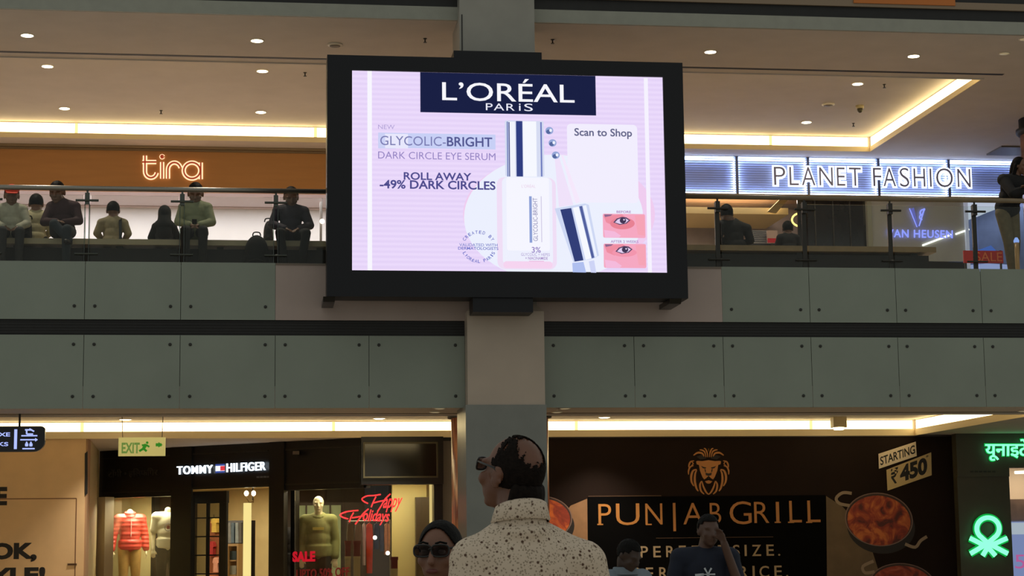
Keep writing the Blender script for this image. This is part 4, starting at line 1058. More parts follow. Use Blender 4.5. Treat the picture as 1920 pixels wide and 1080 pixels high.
glasses(f, gw, m_gf, glass('lens_dark', (118, 106, 104), -.05), (.033, .022))
# visitor with a phone at the ear before the hoarding
YH = 13.0
sh_ = P(1331, 964, YH).z/1.722
f = Fig((P(1322, 1040, YH).x, YH, 0), -6, sh_, 'stand', (12, 4), head=(.03, -.02, 1.60), elL=(.25, -.08, 1.15), wrL=(.125, -.16, 1.50), elR=(-.27, -.02, 1.14), wrR=(-.16, -.24, 1.02))
t = dress(f, 'person in navy T-shirt holding a phone up to the face before the dark hoarding', skin_m('shade', (86, 60, 48)), cloth('navy', (15, 23, 42)), cloth('dark_trs', (34, 32, 30)), m_shoe, m_bh, sleeve='short', hem=True)
pr = f.w((0.0, -.145, 1.27))
star = MB()
for a in (0, 60, 118): star.ribbon([pr+f.R @ Vector((-.05*math.cos(math.radians(a)), 0, -.05*math.sin(math.radians(a)))), pr+f.R @ Vector((.05*math.cos(math.radians(a)), 0, .05*math.sin(math.radians(a))))], [.004, .012], f.R @ Vector((0, .012, 0)))
star.ribbon([pr+f.R @ Vector((-.09, 0, -.005)), pr+f.R @ Vector((-.03, 0, .0))], .016, f.R @ Vector((0, .012, 0)))
star.build('chest_print', M('print_white', (190, 196, 204), .7), t)
pho = thing('phone', f.w((.11, -.19, 1.56)), 'dark phone held at the ear of the person in the navy T-shirt', 'phone')
MB().prism([f.w(v) for v in ((.100, -.17, 1.52), (.112, -.12, 1.60), (.112, -.10, 1.58), (.100, -.15, 1.50))], f.R @ Vector((.012, 0, 0))).build('case', m_black, pho)
# visitor in the pale blue shirt, bent forward
YB2 = 12.2
sb = P(1172, 1012, YB2).z/1.70
f = Fig((P(1166, 1060, YB2).x, YB2, 0), 18, sb, 'stand', (25, 30), head=(.0, -.12, 1.58), neck=(0, -.05, 1.44))
t = dress(f, 'dark-haired person in pale blue collared shirt looking down below the gold lettering', skin_m('dark', (58, 40, 32)), cloth('pale_blue', (116, 128, 138)), cloth('dark_trs', (34, 32, 30)), m_shoe, m_bh, hairkeep=hair_keep(.1, -.6), hem=True)
cr = [[f.w((.085*math.cos(2*PI*k/24)*g, -.045+.085*math.sin(2*PI*k/24)*g, z)) for k in range(24)] for z, g in ((1.44, 1.05), (1.49, .98), (1.485, 1.08), (1.43, 1.25))]
link_mesh('collar', [p for r_ in cr for p in r_], [(i*24+k, i*24+(k+1) % 24, (i+1)*24+(k+1) % 24, (i+1)*24+k) for i in range(3) for k in range(24)], cloth('pale_blue', (116, 128, 138)), t, True)

# ================================================================== LOWER SHOP FRONTS
TH = math.radians(41)
A0 = P(682, 900, YSL); AD = Vector((-math.cos(TH), math.sin(TH), 0)); AN = Vector((math.sin(TH), math.cos(TH), 0))
def PA(x, y, off=0.0):                       # sight line on the slanting shop front (off: deeper into the shop)
    d = ray(x, y); k = ((A0-CAM).dot(AN)+off)/d.dot(AN)
    return CAM+d*k
def pa(off): return lambda x, y: PA(x, y, off)
zhl, zhc, zhr = PA(262, 932).z, PA(430, 915).z, PA(640, 916).z
sf = tag(MB().slab(PA(186, 900), PA(322, 900), zhl, ZCL-.001, .2, AN).build('wall_black_shopfront', m_black), kind='structure')
MB().slab(PA(322, 900), PA(506, 900), zhc, ZCL-.001, .2, AN).build('header', m_black, sf)
MB().slab(PA(506, 900), PA(682, 900), zhr, ZCL-.001, .2, AN).build('header', m_black, sf)
for x0, x1, of in ((322, 356, 0), (506, 530, 0), (545, 552, .25)):
    MB().slab(PA(x0, 950, of), PA(x1, 950, of), 0, zhl if x0 < 500 else zhr, .15, AN).build('pillar', m_black, sf)
MB().slab(PA(320, 950, -.05), PA(358, 950, -.05), 0, ZCL-.001, .05, AN).build('pilaster', m_black, sf)
MB().slab(PA(504, 950, -.05), PA(532, 950, -.05), 0, ZCL-.001, .05, AN).build('pilaster', m_black, sf)
m_edge = M('black_moulding', (44, 40, 34), .3, .2)
for x0, x1 in ((192, 318), (360, 502), (534, 676)):      # framed header boards
    a, b = PA(x0, 880, -.02), PA(x1, 880, -.02); zl, zh = (zhl if x0 < 300 else zhr)+.10, ZCL-.14
    for za, zb2 in ((zl, zl+.03), (zh-.03, zh)): MB().slab(a, b, za, zb2, .02, AN).build('moulding', m_edge, sf)
# straight part by the column: boxed header, jambs
yC = YSL
xa, xb = P(676, 870, yC).x, P(829, 870, yC).x
hz0 = P(752, 909, yC).z
MB().box(xa, xb, yC-.25, yC+.1, hz0, ZCL-.001).build('header_box', m_black, sf)
m_sheen = M('black_gloss_panel', (26, 24, 18), .12, var=.2, scale=2)
px1, px2, pz1, pz2 = P(684, 870, yC-.26).x, P(818, 870, yC-.26).x, P(750, 893, yC-.26).z, P(750, 832, yC-.26).z
MB().box(px1, px2, yC-.27, yC-.25, pz1, pz2).build('header_panel', m_sheen, sf)
for q_ in ((px1-.03, px2+.03, pz1-.03, pz1), (px1-.03, px2+.03, pz2, pz2+.03), (px1-.03, px1, pz1, pz2), (px2, px2+.03, pz1, pz2)):
    MB().box(q_[0], q_[1], yC-.29, yC-.25, q_[2], q_[3]).build('moulding', M('panel_moulding', (84, 78, 56), .3, .3), sf)
MB().box(P(813, 950, yC).x, xb, yC-.1, yC+.3, 0, hz0).build('jamb', m_black, sf)
MB().box(xb, P(880, 950, yC).x, yC, yC+.2, 0, ZCL-.001).build('grey_wall', M('grey_wall', (108, 100, 90), .6), sf)
MB().box(xb, P(880, 950, yC).x, yC-.02, yC, ZCL-.07, ZCL-.001).build('dark_cornice', m_dark, sf)
m_sg = glass('shop_glass', (240, 240, 235), .04)
for x0, x1, z1 in ((206, 322, zhl), (553, 682, zhr)):
    MB().slab(PA(x0, 950, .05), PA(x1, 950, .05), .05, z1, .012, AN).build('shop_pane', m_sg, sf)
MB().box(P(682, 950, yC).x+.02, P(813, 950, yC).x, yC+.05, yC+.062, .05, hz0).build('shop_pane', m_sg, sf)
# shop shell
m_cream = M('cream_wall', (214, 194, 140), .7, var=.03)
m_brown = M('brown_shop_wall', (60, 48, 38), .7, var=.25, scale=2)
a, b = PA(150, 950, 4.2), PA(520, 950, 4.2)
iw = tag(MB().slab(a, (b.x, b.y), 0, ZCL-.001, .15, AN).build('wall_shop_back', m_cream), kind='structure')
tag(MB().slab(PA(520, 950, 4.2), (P(900, 950, YSL+5).x, PA(520, 950, 4.2).y), 0, ZCL-.001, .15).build('wall_shop_rear', m_brown), kind='structure')
# low ceiling of the shop
cpts = [PA(190, 950, .16), PA(190, 950, 4.1), PA(520, 950, 4.1), P(900, 950, YSL+4.5), P(900, 950, YSL+.12), PA(690, 950, .16)]
zsc = zhr+.22
tag(MB().prism([(p.x, p.y, zsc) for p in cpts], (0, 0, .1)).build('ceiling_shop', M('shop_cream_ceiling', (224, 200, 140), .7)), kind='structure')
MB().box(P(824, 950, yC+.3).x, P(826, 950, yC+.3).x+.1, yC+.3, yC+5, 0, ZCL-.01).build('side_wall', m_cream, iw)
# left window: cream display back and dark opening
MB().slab(PA(190, 950, 2.0), PA(284, 950, 2.0), 0, zsc, .06, AN).build('display_back', M('display_cream', (206, 190, 134), .7), iw)
MB().slab(PA(284, 950, 1.8), PA(290, 950, 1.8), 0, zsc, .15, AN).build('dark_post', m_black, iw)
MB().slab(PA(290, 950, 2.4), PA(330, 950, 2.4), 0, zsc-.12, .06, AN).build('dark_panel', m_brown, iw)
MB().slab(PA(196, 950, .06), PA(207, 950, .06), 0, zhl, .08, AN).build('pale_side', M('pale_green_side', (196, 200, 164), .5), iw)
# slim pale column between hoarding and shop
tag(MB().slab(PA(182, 950, -.3), PA(197, 950, -.3), 0, PA(190, 932, -.3).z, .25, AN).build('column_slim', M('pale_column', (196, 178, 150), .4)), kind='structure')
# right window: pale green panels, cream partition, dark portal
MB().box(P(556, 970, 38.2).x, P(640, 970, 38.2).x, 38.45, 38.5, .4, P(600, 947, 38.2).z).build('green_panel', M('pale_green_panel', (150, 164, 124), .6), iw)
for xx in (575, 598, 620): MB().box(P(xx, 970, 38.15).x-.015, P(xx, 970, 38.15).x+.015, 38.40, 38.45, .4, P(600, 947, 38.2).z).build('panel_rib', m_brown, iw)
MB().box(P(546, 970, 38.6).x, P(735, 970, 38.6).x, 38.6, 38.65, 0, P(640, 942, 38.6).z).build('dark_back', m_brown, iw)
MB().box(P(735, 970, 37.0).x, P(800, 970, 37.0).x, 37.0, 37.1, 0, zsc).build('cream_partition', M('cream_partition', (224, 208, 140), .7), iw)
MB().box(P(780, 970, 36.7).x, P(806, 970, 36.7).x, 36.7, 36.95, 0, P(793, 932, 36.7).z).build('portal', M('portal_brown', (70, 58, 40), .5), iw)
MB().box(P(806, 970, 36.6).x, P(813, 970, 36.6).x, 36.6, 36.7, 0, zsc).build('lit_edge', E('warm_edge', (255, 226, 150), .9), iw)
area_light('shop_window_light', PA(265, 925, .75)+Vector((0, 0, .0)), 1.4, .5, 120, (1, .93, .68), (0, 0, -TH))
area_light('shop_window_light', (PA(620, 912, .9).x, PA(620, 912, .9).y, zsc-.02), 1.6, .5, 50, (1, .88, .62), (0, 0, -TH))
area_light('shop_window_light', (P(760, 912, 36.2).x, 36.2, zsc-.02), 1.0, .4, 17, (1, .95, .76))
area_light('shop_room_light', (PA(430, 912, 2.2).x, PA(430, 912, 2.2).y, zsc-.02), 2.0, 1.0, 60, (1, .84, .58))
# lettering over the door, flag emblem between the words
sg = thing('shop_sign', PA(415, 890), 'white lit capital letters with a small flag emblem on the black header', 'sign')
m_wl = E('white_letter', (226, 240, 255), 2.4)
pS = pa(-.06)
lettering('letter', 'TOMMY', ((333, 874.5), (399.5, 871.5), (399.5, 887), (333, 890)), pS, m_wl, sg, .006, .03, 1.15, True)
lettering('letter', 'HILFIGER', ((426, 869), (498.5, 865.5), (498.5, 881.5), (426, 885.5)), pS, m_wl, sg, .006, .03, 1.1, True)
def quadp(name, pts, pl, mat, par): return MB().prism([pl(*p) for p in pts], (0, -.004, 0)).build(name, mat, par)
quadp('flag_frame', [(404, 870.5), (421.5, 869.7), (421.5, 886), (404, 887)], pa(-.05), E('flag_white', (226, 232, 250), 1.3), sg)
quadp('flag_stripe', [(404, 870.5), (421.5, 869.7), (421.5, 873), (404, 873.8)], pa(-.057), E('flag_blue', (70, 90, 170), .8), sg); quadp('flag_stripe', [(404, 883.6), (421.5, 882.8), (421.5, 886), (404, 887)], pa(-.057), E('flag_blue', (70, 90, 170), .8), sg)
quadp('flag_field', [(413, 874), (421.5, 873.5), (421.5, 882), (413, 882.5)], pa(-.057), E('flag_red', (226, 60, 70), 1.0), sg)
for k in range(4): quadp('small_print', [(481+k*6.6, 893.2-k*.25), (486.4+k*6.6, 893-k*.25), (486.4+k*6.6, 896.2-k*.25), (481+k*6.6, 896.4-k*.25)], pa(-.005), M('dim_print', (84, 80, 76), .6), sg)
ds = thing('shop_sign', PA(250, 890), 'faint unlit grey script lettering at the black header\u2019s left end', 'sign')
lettering('letter', '\u091f\u0949\u092e\u0940 \u2022 \u0939\u093f\u0932\u092b\u093f\u0917\u0930', ((203, 880.5), (296, 876.5), (296, 893), (203, 897)), pa(-.04), M('dim_letter', (52, 48, 44), .5), ds, .0, .015)
sp = thing('spot_fitting', PA(555, 849, -.06), 'small spotlight fitting on the black header above the tall mannequin', 'lamp')
MB().box(PA(549, 849, -.1).x, PA(561, 849, -.1).x, PA(555, 849, -.1).y-.06, PA(555, 849).y, PA(555, 852, -.1).z, PA(555, 846, -.1).z).build('body', M('fitting_brown', (96, 80, 66), .5), sp)
# glazed door leaf standing open
dr = thing('glazed_door', PA(400, 1080, .35), 'open black-framed glazed door with two columns of panes under the white letters', 'door')
pd = pa(.35); dt = PA(400, 921, .35).z
cols = [(357, 366), (411, 426)]
for x0, x1 in ((357, 366), (411, 424), (386.5, 390)): MB().slab(PA(x0, 980, .35), PA(x1, 980, .35), .02, dt-.001 if x0 != 386.5 else dt-.22, .06, AN).build('stile', M('door_brown' if x0 == 357 else 'door_black', (74, 62, 46) if x0 == 357 else (20, 17, 15), .4), dr)
MB().slab(PA(357, 980, .34), PA(424, 980, .34), dt-.24, dt, .08, AN).build('top_rail', MATS['door_black'], dr)
for yy in (971, 1006, 1041, 1076): MB().slab(PA(366, yy, .36), PA(411, yy, .36), PA(390, yy+1.2, .36).z, PA(390, yy-1.2, .36).z, .04, AN).build('glazing_bar', MATS['door_black'], dr)
for x0, x1 in ((366, 386.5), (390, 411)):
    for y0, y1 in ((937, 971), (971, 1006), (1006, 1041), (1041, 1076)): MB().slab(PA(x0, 980, .38), PA(x1, 980, .38), PA(390, y1-1.2, .38).z, PA(390, y0+1.2, .38).z, .006, AN).build('pane', m_sg, dr)
# shop interior seen through the door
it = thing('display_cabinet', PA(438, 1080, 2.2), 'dark display cabinet with hanging clothes behind the glazed door', 'cabinet')
ct = PA(438, 976, 2.2).z
MB().slab(PA(424, 1000, 2.2), PA(455, 1000, 2.2), 0.001, ct, .4, AN).build('carcass', M('cabinet_dark', (34, 26, 22), .5), it)
for i, (xx, c_) in enumerate(((430, (90, 88, 84)), (436, (60, 74, 84)), (444, (110, 116, 116)), (450, (70, 66, 60)))):
    MB().prism([PA(xx-2.5, 980, 2.1), PA(xx+2.5, 980, 2.1), PA(xx+3, 1018, 2.1), PA(xx-3, 1018, 2.1)], AN*.09).build('garment', cloth('cab_%d' % i, c_), it)
sh2 = thing('display_shelf', PA(436, 1080, 1.6), 'pale wooden shelf unit with folded clothes behind the glazed door', 'shelf')
zs = PA(436, 1024, 1.6).z
MB().slab(PA(424, 1024, 1.6), PA(447, 1024, 1.6), zs, zs+.05, .4, AN).build('top', M('pale_wood', (186, 148, 100), .5), sh2)
for xx in (425, 444): MB().slab(PA(xx, 1030, 1.6), PA(xx+3, 1030, 1.6), .001, zs, .4, AN).build('side', MATS['pale_wood'], sh2)
for k, c_ in enumerate(((54, 66, 70), (150, 150, 140), (60, 84, 80))):
    MB().slab(PA(428, 1030, 1.65), PA(443, 1030, 1.65), zs-.28-k*.3, zs-.1-k*.3, .3, AN).build('folded_clothes', cloth('fold_%d' % k, c_), sh2)
    MB().slab(PA(428, 1030, 1.63), PA(443, 1030, 1.63), zs-.31-k*.3, zs-.285-k*.3, .33, AN).build('board', MATS['pale_wood'], sh2)
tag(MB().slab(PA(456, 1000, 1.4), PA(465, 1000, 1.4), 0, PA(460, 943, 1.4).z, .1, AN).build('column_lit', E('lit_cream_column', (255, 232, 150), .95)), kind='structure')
tag(MB().slab(PA(392, 1000, 2.7), PA(412, 1000, 2.7), 0, PA(400, 976, 2.7).z, .1, AN).build('wall_orange_display', M('orange_display', (214, 112, 50), .6, emit=.12)), kind='structure')
for i, (xx, yy, c_) in enumerate(((401, 985, (170, 140, 60)), (395, 1030, (140, 26, 26)), (404, 1060, (190, 130, 110)))):
    o_ = thing('hanging_garment', PA(xx, yy+20, 2.5), ('mustard garment high on the orange display wall', 'dark red garment in the middle of the orange display wall', 'pinkish garment low on the orange display wall')[i], 'garment')
    MB().prism([PA(xx+dx, yy+dy, 2.6) for dx, dy in ((-4, -13), (-1.5, -15), (1.5, -15), (4, -13), (6, -5), (4, -4), (4.5, 13), (-4.5, 13), (-4, -4), (-6, -5))], AN*.09).build('cloth', cloth('gar_%d' % i, c_), o_)
    MB().tube([PA(xx, yy-15, 2.6), PA(xx, yy-20, 2.66)], .008, 6).build('hanger', m_dsteel, o_)
cl = thing('chandelier', PA(474, 928, 1.0), 'small chandelier with two bright bulbs inside the door opening', 'lamp')
cc = PA(474, 938, 1.0)
MB().tube([cc, Vector((cc.x, cc.y, zsc))], .012, 8).build('rod', m_dsteel, cl)
for xx in (462, 475.5):
    e = PA(xx, 931, 1.0); MB().tube(spline([cc+Vector((0, 0, -.02)), (cc+e)/2+Vector((0, 0, -.08)), e+Vector((0, 0, -.02))]), .01, 6).build('arm', M('brass', (150, 120, 70), .3, .8), cl, True)
    MB().ell(PA(xx, 925, 1.0), (.045, .045, .055)).build('bulb', E('bulb', (255, 240, 205), 6), cl, True)
# ---- mannequins
m_man = M('mannequin_white', (226, 214, 176), .4)
def podium(c, w_, label):
    t = thing('display_podium', (c.x, c.y, 0), label, 'podium'); MB().box(c.x-w_, c.x+w_, c.y-.3, c.y+.3, .001, c.z).build('block', M('podium_white', (214, 206, 180), .5), t); MB().box(c.x-w_-.015, c.x+w_+.015, c.y-.315, c.y+.315, .001, min(.08, c.z*.6)).build('plinth', m_dark, t)
def mannequin(px, py_neck, off, sc_, face, label, top, trs, headed, sleeve, pl_, **kw):
    p0 = PA(px, py_neck, off); base = p0.z-1.50*sc_
    podium(Vector((p0.x, p0.y, base)), .34, pl_)
    f = Fig((p0.x, p0.y, base+.002), face, sc_, 'stand', **kw)
    t = thing('mannequin', f.loc, label, 'mannequin')
    def body(m):
        if headed: f.head(m, False)
        else: m.cap(f.j('neck')+Vector((0, 0, -.05*sc_)), .066*sc_, f.j('neck')+Vector((0, 0, .05*sc_)), .055*sc_)
        f.torso(m, 0)
        for e in 'LR': f.arm(m, e, 0); f.leg(m, e, 0); f.foot(m, e); f.hand(m, e, curl=.25)
    blob('body', body, m_man, t, .012, 3)
    def shirt(m):
        f.torso(m, .03)
        m.ecyl(f.w((0, 0, .88)), f.w((0, 0, 1.04)), .192*sc_, .152*sc_, f.R)
        for e in 'LR': f.arm(m, e, .028, 2 if sleeve == 'long' else 1)
    kw_ = {e: f.J['wr'+e].copy() for e in 'LR'}
    for e in 'LR': f.J['wr'+e] = f.J['el'+e].lerp(f.J['wr'+e], .88)
    s_ = blob('top', shirt, top, t, .012, 10, .6)
    for e in 'LR': f.J['wr'+e] = kw_[e]
    def tr_(m):
        m.ell(f.j('pelvis'), (.182*sc_, .145*sc_, .13*sc_), f.R)
        for e in 'LR': f.leg(m, e, .02)
    blob('trousers', tr_, trs, t, .014, 4)
    return f, t, s_
mr = bpy.data.materials.new('quilted_red'); mr.use_nodes = True; nt = mr.node_tree; b = nt.nodes['Principled BSDF']; b.inputs['Base Color'].default_value = (*S(190, 52, 42), 1); b.inputs['Roughness'].default_value = .45
tc = nt.nodes.new('ShaderNodeTexCoord'); wv = nt.nodes.new('ShaderNodeTexWave'); wv.bands_direction = 'Z'; wv.inputs['Scale'].default_value = 3.6; wv.inputs['Distortion'].default_value = .6; bp = nt.nodes.new('ShaderNodeBump'); bp.inputs['Strength'].default_value = .45; bp.inputs['Distance'].default_value = .02
nt.links.new(tc.outputs['Object'], wv.inputs[0]); nt.links.new(wv.outputs['Fac'], bp.inputs['Height']); nt.links.new(bp.outputs[0], b.inputs['Normal'])
f, t, s_ = mannequin(244, 961, .75, 1.26, 12, 'headless mannequin in red quilted jacket and khaki trousers in the shop window', mr, cloth('khaki_m', (190, 150, 84)), False, 'long', 'white podium under the mannequin in the red quilted jacket', elL=(.25, .02, 1.12), elR=(-.27, .02, 1.12), wrL=(.27, -.02, .88), wrR=(-.30, -.05, .87))
cr = [[f.w((.082*math.cos(2*PI*k/24)*g, .0+.08*math.sin(2*PI*k/24)*g, z+.02*math.sin(2*PI*k/24))) for k in range(24)] for z, g in ((1.43, 1.2), (1.51, 1.0), (1.50, 1.12), (1.44, 1.3))]
link_mesh('collar', [p for r_ in cr for p in r_], [(i*24+k, i*24+(k+1) % 24, (i+1)*24+(k+1) % 24, (i+1)*24+k) for i in range(3) for k in range(24)], mr, t, True)
MB().tube([f.w((0, -.145, z)) for z in (1.40, 1.30, 1.2, 1.1)], .006*1.26, 6).build('zip', M('zip_pale', (220, 200, 190), .4), t)
f, t, s_ = mannequin(315, 957, .95, 1.26, 6, 'headless mannequin in white T-shirt and dark jeans half hidden by the black pillar', cloth('white_tee', (226, 220, 190), var=.04), cloth('dark_jeans', (26, 26, 34)), False, 'short', 'white podium under the mannequin in the white T-shirt')
lg = f.w((0, -.155, 1.22))
MB().tube([lg+f.R @ Vector((.075*math.cos(2*PI*k/20), 0, .075*math.sin(2*PI*k/20))) for k in range(20)], .006, 6, True).build('chest_ring', M('tee_navy', (110, 100, 110), .7), t)
MB().prism([lg+f.R @ Vector(v) for v in ((-.03, 0, -.035), (.03, 0, -.035), (.03, 0, .035), (-.03, 0, .035))], f.R @ Vector((0, .01, 0))).build('chest_badge', M('tee_red', (150, 60, 60), .7), t)
f, t, s_ = mannequin(597, 961, .75, 1.38, -2, 'tall mannequin with head in olive hoodie and dark trousers beside the red neon', cloth('olive', (122, 124, 72)), cloth('black_jogger', (36, 32, 30)), True, 'long', 'white podium under the mannequin in the olive hoodie', head=(0, -.015, 1.615))
def hood(m):
    q = f.s
    for k in range(14):
        a = 2*PI*k/14; m.ell(f.w((.085*math.cos(a), .02+.085*math.sin(a), 1.455+.03*math.sin(a))), (.034*q, .034*q, .03*q))
    m.ell(f.w((0, .11, 1.42)), (.11*q, .06*q, .09*q), f.R)
blob('hood', hood, cloth('olive', (122, 124, 72)), t, .012, 4)
pr = f.w((0, -.155, 1.27))
MB().prism([pr+f.R @ Vector(v) for v in ((-.11, 0, -.025), (.11, 0, -.025), (.11, 0, .03), (-.11, 0, .03))], f.R @ Vector((0, .012, 0))).build('chest_print', M('hoodie_print', (190, 176, 84), .6), t)
f, t, s_ = mannequin(556, 986, 1.25, 1.2, 0, 'dark mannequin in black coat standing behind the SALE lettering', cloth('black_coat', (24, 22, 22)), cloth('black_coat', (24, 22, 22)), False, 'long', 'white podium under the mannequin in the black coat')
# ---- red lettering on the panes
m_rd = E('red_print', (214, 30, 46), .75); m_rd2 = M('dark_red_print', (150, 28, 30), .5, emit=.25)
sl = thing('sale_sign', PA(568, 1053, .03), 'red SALE lettering on the shop pane before the olive hoodie', 'sign')
lettering('letter', 'SALE', ((549, 1034), (591, 1033), (591, 1053), (549, 1054)), pa(.03), m_rd, sl, .05, .01, 1.1, True)
s5 = thing('sale_sign', PA(625, 1079, .03), 'dark red discount lettering low on the shop pane under the olive hoodie', 'sign')
lettering('letter', 'UPTO 50% OFF', ((556, 1068), (655, 1063), (655, 1080), (556, 1086)), pa(.03), m_rd2, s5, .02, .01, 1.05, True)
# ---- neon script
ne = thing('neon_sign', P(690, 985, 35.6), 'glowing red neon script reading Happy Holidays in the shop window', 'sign')
m_ne = E('neon_red', (255, 50, 52), 2.6)
NEON = [[(690, 944), (682, 940), (679, 935), (688, 930), (702, 929), (714, 927)], [(705, 931), (700, 941), (696, 951)], [(732, 926), (722, 936), (715, 948), (708, 959)], [(700, 943), (712, 940), (722, 938)],
        [(653, 973), (643, 970), (638, 965), (648, 960), (660, 958), (672, 957)], [(663, 961), (658, 970), (655, 979)], [(691, 954), (681, 963), (673, 974), (666, 983)], [(660, 971), (672, 969), (682, 967)]]
lettering('neon_word', 'appy', ((722, 935), (755, 933), (748, 959), (715, 961)), plane(35.55), m_ne, ne, .012, .02)
lettering('neon_word', 'olidays', ((684, 955), (733, 957), (726, 985), (677, 983)), plane(35.55), m_ne, ne, .012, .02)
for st in NEON:
    MB().tube([P(x, y, 35.55) for x, y in spline(st, 5)], .013, 7).build('neon_tube', m_ne, ne, True)
for xx, yy in ((640, 990), (735, 925)): MB().tube([P(xx, yy, 35.56), P(xx, 905, 35.56)], .004, 5).build('wire', m_dsteel, ne)
# ---- clothes rail, boxes and stands to the right of the tall mannequin
ra = thing('clothes_rail', P(692, 1080, 36.4), 'steel clothes rail with coats behind the red neon script', 'rail')
zr_ = P(692, 978, 36.4).z
MB().tube([P(652, 978, 36.4), P(732, 976, 36.4)], .016, 8).build('bar', m_steel, ra, True)
for xx in (653, 731): MB().tube([P(xx, 977, 36.4), Vector((P(xx, 977, 36.4).x, 36.4, .001))], .018, 8).build('upright', m_steel, ra)
for i, (xx, wd_, y1, c_, nm) in enumerate(((657, 8, 1045, (104, 98, 74), 'olive grey'), (672, 8, 1040, (120, 112, 96), 'dull grey'), (683, 4, 1060, (190, 176, 176), 'pale'), (693, 8, 1075, (206, 76, 40), 'orange'), (706, 6, 1030, (58, 70, 96), 'blue'), (716, 5, 1034, (70, 84, 110), 'slate blue'), (726, 7, 1040, (200, 150, 110), 'tan'))):
    g = thing('hanging_coat', P(xx, y1, 36.4), '%s coat hanging on the steel rail behind the neon script' % nm, 'garment')
    MB().prism([P(xx+dx*wd_/8, yy, 36.31) for dx, yy in ((-5, 984), (-1.5, 981), (1.5, 981), (5, 984), (6.5, 1004), (5, y1), (-5, y1), (-6.5, 1004))], (0, .18, 0)).build('cloth', cloth('coat_%d' % i, c_), g)
    MB().tube([P(xx, 982, 36.4), P(xx, 977.5, 36.4)], .008, 6).build('hanger', m_steel, g)
for i, (x0, x1, y0, y1, Y, c_, lb_) in enumerate(((647, 657, 1014, 1043, 36.0, (104, 22, 22), 'dark red gift box on the narrow stand beside the olive hoodie'), (663, 675, 1014, 1043, 36.0, (96, 18, 20), 'second dark red gift box, right of the narrow stand'), (733, 745, 1044, 1066, 36.1, (96, 16, 18), 'low dark red gift box before the cream partition'))):
    t = thing('gift_box', (P((x0+x1)/2, y1, Y).x, Y, P((x0+x1)/2, y1, Y).z), lb_, 'box')
    xa_, xb_, za_, zb_2 = P(x0, 1030, Y).x, P(x1, 1030, Y).x, P((x0+x1)/2, y1, Y).z, P((x0+x1)/2, y0, Y).z
    MB().box(xa_, xb_, Y-.08, Y+.08, za_, zb_2-.06).build('body', M('gift_%d' % i, c_, .5), t); MB().box(xa_-.01, xb_+.01, Y-.09, Y+.09, zb_2-.06, zb_2).build('lid', M('gift_%d' % i, c_, .5), t)
    st_ = thing('display_stand', (P((x0+x1)/2, y1, Y).x, Y, 0), 'pale narrow stand carrying the %s' % ('dark red gift box beside the olive hoodie', 'second dark red gift box', 'low dark red gift box')[i], 'stand')
    MB().box(xa_-.005, xb_+.005, Y-.1, Y+.1, za_-.05, za_-.001).build('top', M('stand_pale', (176, 164, 120), .5), st_); MB().box(xa_, xb_, Y-.08, Y+.08, .001, za_-.05).build('column', M('stand_pale', (176, 164, 120), .5), st_)
for i, (xx, yy) in enumerate(((703, 1008), (727, 1037))):
    t = thing('globe_lamp', P(xx, yy, 36.0), ('upper', 'lower')[i]+' small white globe lamp hanging among the coats', 'lamp')
    MB().ell(P(xx, yy, 36.0), (.04, .04, .04)).build('globe', E('globe', (255, 246, 230), 4), t, True); MB().tube([P(xx, yy, 36.0), Vector((P(xx, yy, 36.0).x, 36.0, zsc))], .004, 5).build('cord', m_dsteel, t)

# ================================================================== HOARDING WITH BLACK SLOGAN (left)
YHB = YLF+.03
hb = thing('hoarding', (P(60, 1000, YHB).x, YHB, 0), 'beige hoarding with bold black slogan at the picture\u2019s left border', 'hoarding')
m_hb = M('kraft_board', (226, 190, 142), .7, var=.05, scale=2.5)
xh = P(159, 950, YHB).x
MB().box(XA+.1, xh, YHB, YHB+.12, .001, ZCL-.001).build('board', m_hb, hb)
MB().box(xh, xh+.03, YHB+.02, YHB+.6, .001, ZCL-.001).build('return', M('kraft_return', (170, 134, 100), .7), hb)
m_ln = M('panel_joint', (120, 78, 50), .7)
zj = P(70, 935, YHB).z; xj = P(142, 1000, YHB).x
MB().box(XA+.1, xj, YHB-.004, YHB, zj-.008, zj+.008).build('joint', m_ln, hb); MB().box(xj-.008, xj+.008, YHB-.004, YHB, .001, zj).build('joint', m_ln, hb)
MB().box(P(127, 1058, YHB).x, P(144, 1058, YHB).x, YHB-.02, YHB, P(135, 1060, YHB).z, P(135, 1056.5, YHB).z).build('bolt', M('latch', (92, 62, 36), .4, .5), hb)
m_tx = M('black_print', (22, 18, 16), .6)
ph_ = plane(YHB-.002)
lettering('print', 'E', (-8, 913, 13.5, 947.5), ph_, m_tx, hb, .045, .002)
lettering('print', 'LOOK,', (-83, 1018, 69, 1054.5), ph_, m_tx, hb, .05, .002)
lettering('print', 'STYLE!', (-75, 1064, 85, 1094), ph_, m_tx, hb, .05, .002)
MB().prism([P(159, 850, YHB-.01), P(164, 846, YHB-.01), P(164, 925, YHB-.01), P(159, 930, YHB-.01)], (0, .04, 0)).build('gap', m_dark, hb)
tag(MB().slab((xh+.03, YHB+.62), PA(184, 950, -.05), 0, ZCL-.001, .1).build('wall_niche', M('niche_cream', (196, 176, 130), .6)), kind='structure')
